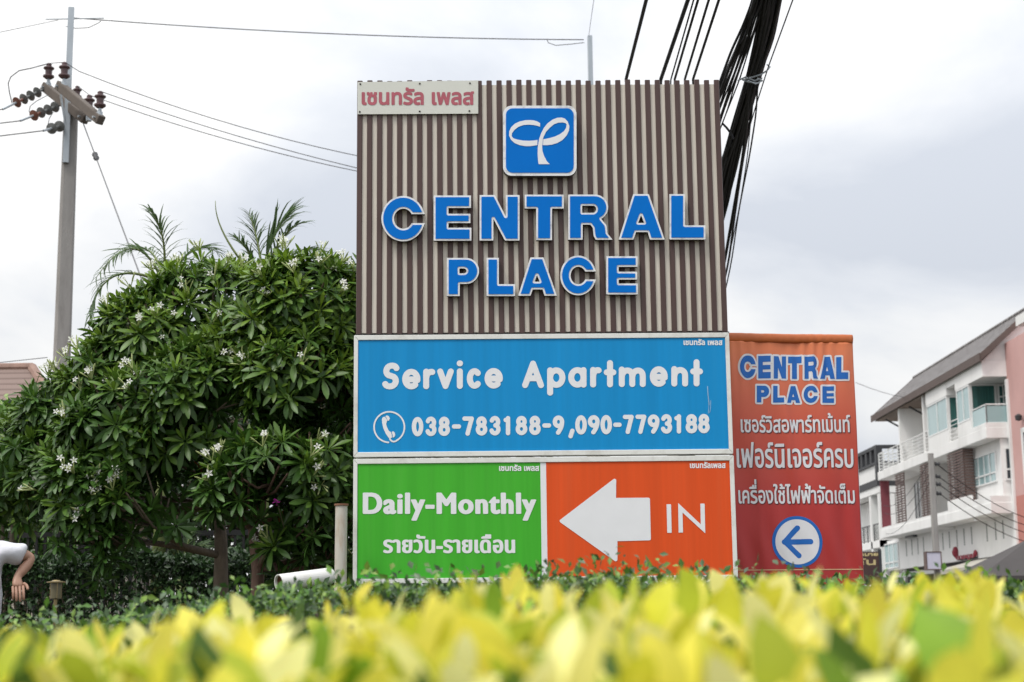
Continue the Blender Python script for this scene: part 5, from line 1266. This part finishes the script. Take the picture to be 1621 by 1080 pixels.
palm('feathery palm with stiff upright leaflets above the tree top', (415, 440), 15.6, [(0, (459, 338), 15.4, (-.08, 0, .1), .50, .6), (0, (395, 340), 15.7, (.03, 0, .05), .28, .5), (0, (485, 352), 15.2, (-.05, 0, .30), .24, .6), (0, (341, 318), 15.6, (-.25, 0, .1), .03, .1), (0, (520, 400), 15.9, (.0, 0, .3), .25, 1), (0, (370, 375), 15.3, (-.02, 0, .18), .2, .8)])
palm('low young palm in the gap behind the forked trunk', (285, 905), 15.3, [(0, (262, 845), 15.2, (.05, 0, .1), .2, 1), (0, (305, 842), 15.3, (0, 0, .12), .2, 1), (0, (330, 865), 15.2, (0, 0, .2), .2, 1), (0, (245, 870), 15.2, (0, 0, .2), .2, 1)])

# ------------------------------------------------------------------ small things by the sign
pp = at(540.5, 798, 9.75)
po = thing('steel_post', 'rust stained pale steel post with a flat cap beside the green panel', 'post', (pp[0], 9.75, 0))
MB().tube([(pp[0]-.008, 9.75, 0), (pp[0]-.003, 9.75, 1.0), (pp[0], 9.75, pp[2]-.012)], .0365, 20).build('tube', M_rustpost, po, smooth=False)
MB().lathe([(.043, 0), (.043, .012)], (pp[0], 9.75, pp[2]-.011), (0, 0, 1), 20).build('cap', M_rust, po)
pa_, pb_ = at(441, 923, 8.75), at(522, 912, 8.95)
d_ = unit(pb_-pa_); n = 28; r0, r1 = .046, .041
pipe = thing('white_pipe', 'short white plastic pipe lying across shrubs beside the steel post', 'pipe', (pa_+pb_)/2)
h = unit(np.cross(d_, [0, 0, 1])); u_ = np.cross(h, d_); vs = []
for c_, r_ in ((pa_, r0), (pb_, r0), (pb_+d_*.012, r0*.86), (pb_+d_*.013, r1*.7), (pa_+d_*.02, r1), (pa_, r1)):
    for j in range(n): a_ = 2*math.pi*j/n; vs.append(c_+r_*(math.cos(a_)*h+math.sin(a_)*u_))
fs = [(i*n+j, i*n+(j+1) % n, ((i+1) % 6)*n+(j+1) % n, ((i+1) % 6)*n+j) for i in range(6) for j in range(n)]
mesh_obj('shell', vs, fs, M_pvc, pipe, smooth=False)
vs = [pa_+d_*.015+(r1-.001)*(math.cos(2*math.pi*j/n)*h+math.sin(2*math.pi*j/n)*u_) for j in range(n)]+[pb_+(r1-.001)*(math.cos(2*math.pi*j/n)*h+math.sin(2*math.pi*j/n)*u_) for j in range(n)]
mesh_obj('lining', vs, [(j, n+j, n+(j+1) % n, (j+1) % n) for j in range(n)], M_rust, pipe)
bp = at(89, 922, 8.2)
bl = thing('bollard_light', 'slim brass garden bollard lamp with a disc cap before the dark hedge', 'garden lamp', (bp[0], 8.2, 0))
bx, bz = bp[0], bp[2]
MB().tube([(bx, 8.2, 0), (bx, 8.2, bz-.085)], .009, 12).build('stem', M_brass, bl); MB().lathe([(.012, -.085), (.027, -.080), (.027, -.004)], (bx, 8.2, bz), (0, 0, 1), 20).build('lens', M_lens, bl)
MB().lathe([(.027, -.003), (.047, -.002), (.047, .003), (.022, .007), (.018, .011), (.004, .012)], (bx, 8.2, bz), (0, 0, 1), 24).build('cap', M_brass, bl)
for k in range(4):
    a_ = k*math.pi/2+.5; MB().tube([(bx+.0275*math.cos(a_), 8.2+.0275*math.sin(a_), bz-.08), (bx+.0275*math.cos(a_), 8.2+.0275*math.sin(a_), bz-.002)], .002, 5).build('cage_bar', M_brass, bl)

# ------------------------------------------------------------------ the person at the edge
M_skin = mat('skin', (0.36, 0.20, 0.135), 0.5, 0.08, 8); M_shirt = mat('white_cotton', (0.62, 0.62, 0.66), 0.85, 0.03, 5, bump=.6, bscale=9)
M_trous = mat('dark_trousers', (0.035, 0.038, 0.05), 0.85, 0.1, 6); M_hair = mat('black_hair', (0.012, 0.011, 0.010), 0.55, 0.2, 40); M_shoe = mat('dark_shoe', (.03, .028, .026), .5, .1)
def skin(name, pts, edges, radii, m, par, root=0, sub=2):
    base = BASE[par.name]; me = bpy.data.meshes.new(name); me.from_pydata([list(np.array(p, float)-base) for p in pts], edges, []); me.materials.append(m)
    o = bpy.data.objects.new(name, me); COL.objects.link(o); sk = o.modifiers.new('skin', 'SKIN'); sk.use_smooth_shade = True
    if not me.skin_vertices: raise RuntimeError('no skin layer')
    for i, r in enumerate(radii):
        sv = me.skin_vertices[0].data[i]; sv.radius = (r, r) if not hasattr(r, '__len__') else r; sv.use_root = (i == root)
    s2 = o.modifiers.new('sub', 'SUBSURF'); s2.levels = sub; s2.render_levels = sub
    dg = bpy.context.evaluated_depsgraph_get(); ev = o.evaluated_get(dg); me2 = bpy.data.meshes.new_from_object(ev); me2.name = name
    o.modifiers.clear(); o.data = me2; bpy.data.meshes.remove(me); o.parent = par; BASE[o.name] = base
    for p in o.data.polygons: p.use_smooth = True
    return o
YP = 9.6
sh = at(-4, 866, YP); el = at(51, 884, YP+.10); wr = at(27, 914, YP+.02); kn = at(27, 934, YP-.01)
cx = at(-38, 900, YP)[0]; zs = sh[2]
per = thing('person', 'person in a white T-shirt, cropped by the picture edge, elbow bent outwards', 'person', (cx, YP, 0))
hipz = zs-.50
Pv = [(cx, YP, hipz), (cx, YP, hipz+.16), (cx, YP+.01, zs-.12), (cx, YP+.01, zs+.03), (cx-.01, YP+.0, zs+.10), (cx-.02, YP-.02, zs+.19), (cx-.03, YP-.04, zs+.27)]
E_ = [(0, 1), (1, 2), (2, 3), (3, 4), (4, 5), (5, 6)]; Rd = [.135, .125, .145, .085, .052, .088, .082]
def addp(p, r, to): Pv.append(tuple(p)); Rd.append(r); E_.append((to, len(Pv)-1)); return len(Pv)-1
a_ = addp(sh, .062, 2); a_ = addp((sh+el)/2, .047, a_); a_ = addp(el, .038, a_); a_ = addp((el*.55+wr*.45), .037, a_); a_ = addp(wr, .0235, a_); HD = unit(kn-wr+np.array([.012, -.02, 0])); a_ = addp(wr+HD*.035, (.020, .034), a_); hand = addp(wr+HD*.078, (.016, .038), a_)
shl = np.array([2*cx-sh[0], YP+.02, zs-.03]); ell = shl+np.array([-.06, -.10, -.28]); wrl = ell+np.array([.06, -.18, -.14]); b_ = addp(shl, .062, 2); b_ = addp(ell, .038, b_); b_ = addp(wrl, .025, b_); handl = addp(wrl+np.array([.02, -.06, -.02]), .03, b_)
for s_ in (-1, 1):
    c_ = addp((cx+s_*.09, YP, hipz-.08), .095, 0); c_ = addp((cx+s_*.10, YP-.02, hipz-.42), .060, c_); c_ = addp((cx+s_*.10, YP+.01, .10), .042, c_); c_ = addp((cx+s_*.11, YP-.13, .04), .035, c_)
body = skin('body', Pv, E_, Rd, M_skin, per)
def fingers(h0, d, side, par):
    d = unit(np.array(d)); side = unit(np.array(side)); cu_ = unit(np.cross(d, side))
    for k, (o_, L_) in enumerate(((-.030, .072), (-.010, .082), (.010, .077), (.028, .060))):
        b = h0+d*.028+side*o_; skin('finger', [b-d*.02, b+d*L_*.45+cu_*.004, b+d*L_*.75+cu_*.016, b+d*L_*.92+cu_*.034], [(0, 1), (1, 2), (2, 3)], [.0095, .009, .0085, .007], M_skin, par)
    b = h0-side*.030-d*.01; skin('thumb', [b, b-side*.022+d*.022, b-side*.026+d*.055], [(0, 1), (1, 2)], [.012, .010, .0085], M_skin, par)
fingers(np.array(Pv[hand])-HD*.024, HD, unit(np.cross(HD, np.array([.3, -.8, .4]))), body); fingers(np.array(Pv[handl]), (.2, -.8, -.3), (1, .2, .1), body)
sl = sh*.18+el*.82
Sv = [(cx, YP, hipz-.10), (cx, YP, hipz+.15), (cx, YP+.01, zs-.13), (cx-.0, YP+.005, zs+.015), tuple(sh+np.array([-.015, 0, -.008])), tuple(sh*.45+el*.55+np.array([0, 0, .004])), tuple(sl+np.array([0, 0, .006])), tuple(shl), tuple(shl*.45+ell*.55)]
skin('shirt', Sv, [(0, 1), (1, 2), (2, 3), (2, 4), (4, 5), (5, 6), (2, 7), (7, 8)], [(.185, .15), (.165, .14), (.185, .15), (.105, .09), .074, .072, .078, .08, .075], M_shirt, per, sub=3)
shirt = [o for o in per.children if o.name.startswith('shirt')][0]; me_ = shirt.data; nv_ = len(me_.vertices); co_ = np.zeros(nv_*3); no_ = np.zeros(nv_*3); me_.vertices.foreach_get('co', co_); me_.vertices.foreach_get('normal', no_); co_ = co_.reshape(-1, 3); no_ = no_.reshape(-1, 3)
wr_ = .006*np.sin(co_[:, 0]*38+co_[:, 2]*22+2*np.sin(co_[:, 2]*19))+.005*np.sin(co_[:, 2]*47-co_[:, 0]*31+co_[:, 1]*20); me_.vertices.foreach_set('co', (co_+no_*wr_[:, None]).ravel()); me_.update()
skin('trousers', [(cx, YP, hipz+.02)]+[q for s_ in (-1, 1) for q in ((cx+s_*.09, YP, hipz-.1), (cx+s_*.10, YP-.02, hipz-.42), (cx+s_*.10, YP+.01, .12))], [(0, 1), (1, 2), (2, 3), (0, 4), (4, 5), (5, 6)], [.145, .108, .078, .066, .108, .078, .066], M_trous, per)
for s_ in (-1, 1): skin('shoe', [(cx+s_*.10, YP+.05, .05), (cx+s_*.105, YP-.06, .045), (cx+s_*.11, YP-.19, .035)], [(0, 1), (1, 2)], [.048, .048, .036], M_shoe, per)
hd = np.array(Pv[6]); skin('hair', [hd+np.array([0, .045, -.03]), hd+np.array([0, .03, .04]), hd+np.array([0, -.03, .055])], [(0, 1), (1, 2)], [.085, .088, .075], M_hair, per)
hf = hd+np.array([0, -.085, -.045]); MB().lathe([(.004, -.02), (.012, -.005), (.008, .03)], hf, (0, -.2, 1), 8).build('nose', M_skin, body)
for s_ in (-1, 1):
    MB().lathe([(.002, -.008), (.009, 0), (.002, .008)], hd+np.array([s_*.032, -.082, -.01]), (0, 1, 0), 8).build('eye', M_hair, body)
    MB().lathe([(.008, -.03), (.016, 0), (.012, .03)], hd+np.array([s_*.088, .0, -.03]), (0, .1, 1), 8).build('ear', M_skin, body)
MB().lathe([(.002, -.022), (.006, 0), (.002, .022)], hd+np.array([0, -.080, -.085]), (1, 0, 0), 8).build('mouth', mat('lips', (.28, .11, .09), .5), body)

# ------------------------------------------------------------------ hedges in front
def gtop(x, y):      # green hedge: lower towards the garden entrance
    return CAMZ+.114-.090*np.clip((-.42-x)/.74, 0, 1.2)-.03*np.clip((x-.75)/.3, 0, 1)
GR = [(.060, .135, .022), (.10, .205, .030), (.035, .080, .020), (.15, .24, .035), (.075, .12, .06)]
# taller sprigs standing out of the green hedge
sgc = Crown(); 
for fx_, fy_ in [(985, 868), (1045, 880), (915, 880), (935, 886), (1222, 915), (1180, 925), (718, 900), (690, 905), (1345, 918), (1400, 905), (870, 905), (1010, 884), (640, 915)]:
    tip = at(fx_, fy_, 4.9); n = 10; k = np.linspace(0, 1, n); P = tip-np.array([0, 0, .09])*(1-k)[:, None]+rng.normal(0, .004, (n, 3)); D_ = unit(rng.normal(0, 1, (n, 3))+np.array([0, 0, .5])); L_ = .026*rng.uniform(.7, 1.2, n)
    V, F, T = leaves(P, D_, unit(rng.normal(0, .5, (n, 3))+np.array([0, -.6, .6])), L_, L_*.55, rng.uniform(0, .4, n), np.array(GR)[rng.integers(0, 5, n)]*1.3, 2, 'ovate'); sgc.add(V, F, T)
box_hedge('green_hedge', 'green small leaved hedge clipped low in front of the sign', -2.2, 2.6, 4.6, 5.5, 0, gtop, 34000, .030, GR, .055, wob=.012, asp=.55, extra=sgc)
box_hedge('green_hedge', 'lower row of shrubs hiding the feet of the sign posts', -1.6, 2.6, 8.5, 9.7, 0, lambda x, y: CAMZ+.15+0*x, 15000, .05, GR, .05, wob=.02, asp=.5)
# yellow hedge right before the lens
YC = np.array([(.80, .71, .10), (.86, .80, .26), (.66, .64, .06), (.87, .84, .38), (.45, .52, .05), (.83, .75, .14), (.74, .69, .08)])
yt = thing('golden_hedge', 'yellow leaved hedge close to the lens along the bottom of the picture', 'hedge', (0, 1.3, 0))
yc = Crown(); ys = MB()
def shoot(tip, L0, n=8, lean=None, green=.12):
    tip = np.array(tip, float); a = unit(np.array([0, 0, 1.0])+rng.normal(0, .22, 3) if lean is None else np.array(lean, float)); k = np.arange(n); az = k*2.4+rng.uniform(0, 6)
    h = np.array([1.0, 0, 0]); u = unit(np.cross(a, h)); v = np.cross(a, u); rad = np.cos(az)[:, None]*u+np.sin(az)[:, None]*v
    th = np.radians(12+9.0*k+rng.normal(0, 9, n)); D_ = np.cos(th)[:, None]*a+np.sin(th)[:, None]*rad; Nn = np.sin(th)[:, None]*a-np.cos(th)[:, None]*rad
    L_ = L0*np.minimum(1, .72+.09*k)*rng.uniform(.8, 1.15, n); P = tip-a*(L0*.9+.014*k[:, None])+rad*.004
    col = YC[rng.integers(0, len(YC), n)]*rng.uniform(.85, 1.15, (n, 1)); g_ = rng.random(n) < green*.35+.016*k; col[g_] = np.array([.20, .34, .03])*rng.uniform(.7, 1.5, (int(g_.sum()), 1))
    V, F, T = leaves(P, D_, Nn, L_, L_*rng.uniform(.42, .54, n), .25+.6*k/n+rng.normal(0, .1, n), col, 5, 'ovate', .22, 1.06); yc.add(V, F, T)
    b = tip-a*(L0*.9+.014*n); ys.tube([(b[0]+rng.normal(0, .03), b[1]+rng.normal(0, .03), 0), tuple(b-np.array([0, 0, .25])), tuple(tip-a*L0*.9)], [.006, .005, .003], 5)
for fx_, fy_, Y_, L_ in [(822, 893, .98, .105), (905, 935, 1.05, .085), (400, 928, 1.15, .10), (345, 1000, 1.0, .10), (1180, 888, 1.45, .11), (1300, 896, 1.2, .11), (1480, 898, 1.05, .12), (1590, 925, 1.1, .11), (140, 965, 1.45, .09), (40, 962, 1.5, .09), (640, 960, 1.2, .09), (545, 985, 1.15, .09), (480, 965, 1.25, .08), (1020, 945, 1.1, .09), (1110, 945, 1.3, .09), (230, 1005, 1.2, .09), (735, 950, 1.3, .08), (1240, 945, 1.0, .10), (1400, 930, 1.15, .10), (1540, 960, .95, .1), (970, 960, 1.2, .09), (580, 960, 1.5, .07)]:
    shoot(at(fx_, fy_-(16 if fx_ > 300 else 0), Y_), L_, 9)
for k in range(560):
    Y_ = rng.uniform(.95, 2.6); X_ = rng.uniform(-.42, .42)*Y_+rng.normal(0, .05)
    z_ = CAMZ+(.040-.026*max(0, min(1, (-X_/Y_-.08)/.2)))*Y_-rng.uniform(.0, .080)
    if Y_ < 1.15: z_ -= .025
    shoot((X_, Y_, z_), rng.uniform(.060, .095), 8)
yc.build('foliage', M_softleaf, yt); ys.build('stems', M_bark, yt)
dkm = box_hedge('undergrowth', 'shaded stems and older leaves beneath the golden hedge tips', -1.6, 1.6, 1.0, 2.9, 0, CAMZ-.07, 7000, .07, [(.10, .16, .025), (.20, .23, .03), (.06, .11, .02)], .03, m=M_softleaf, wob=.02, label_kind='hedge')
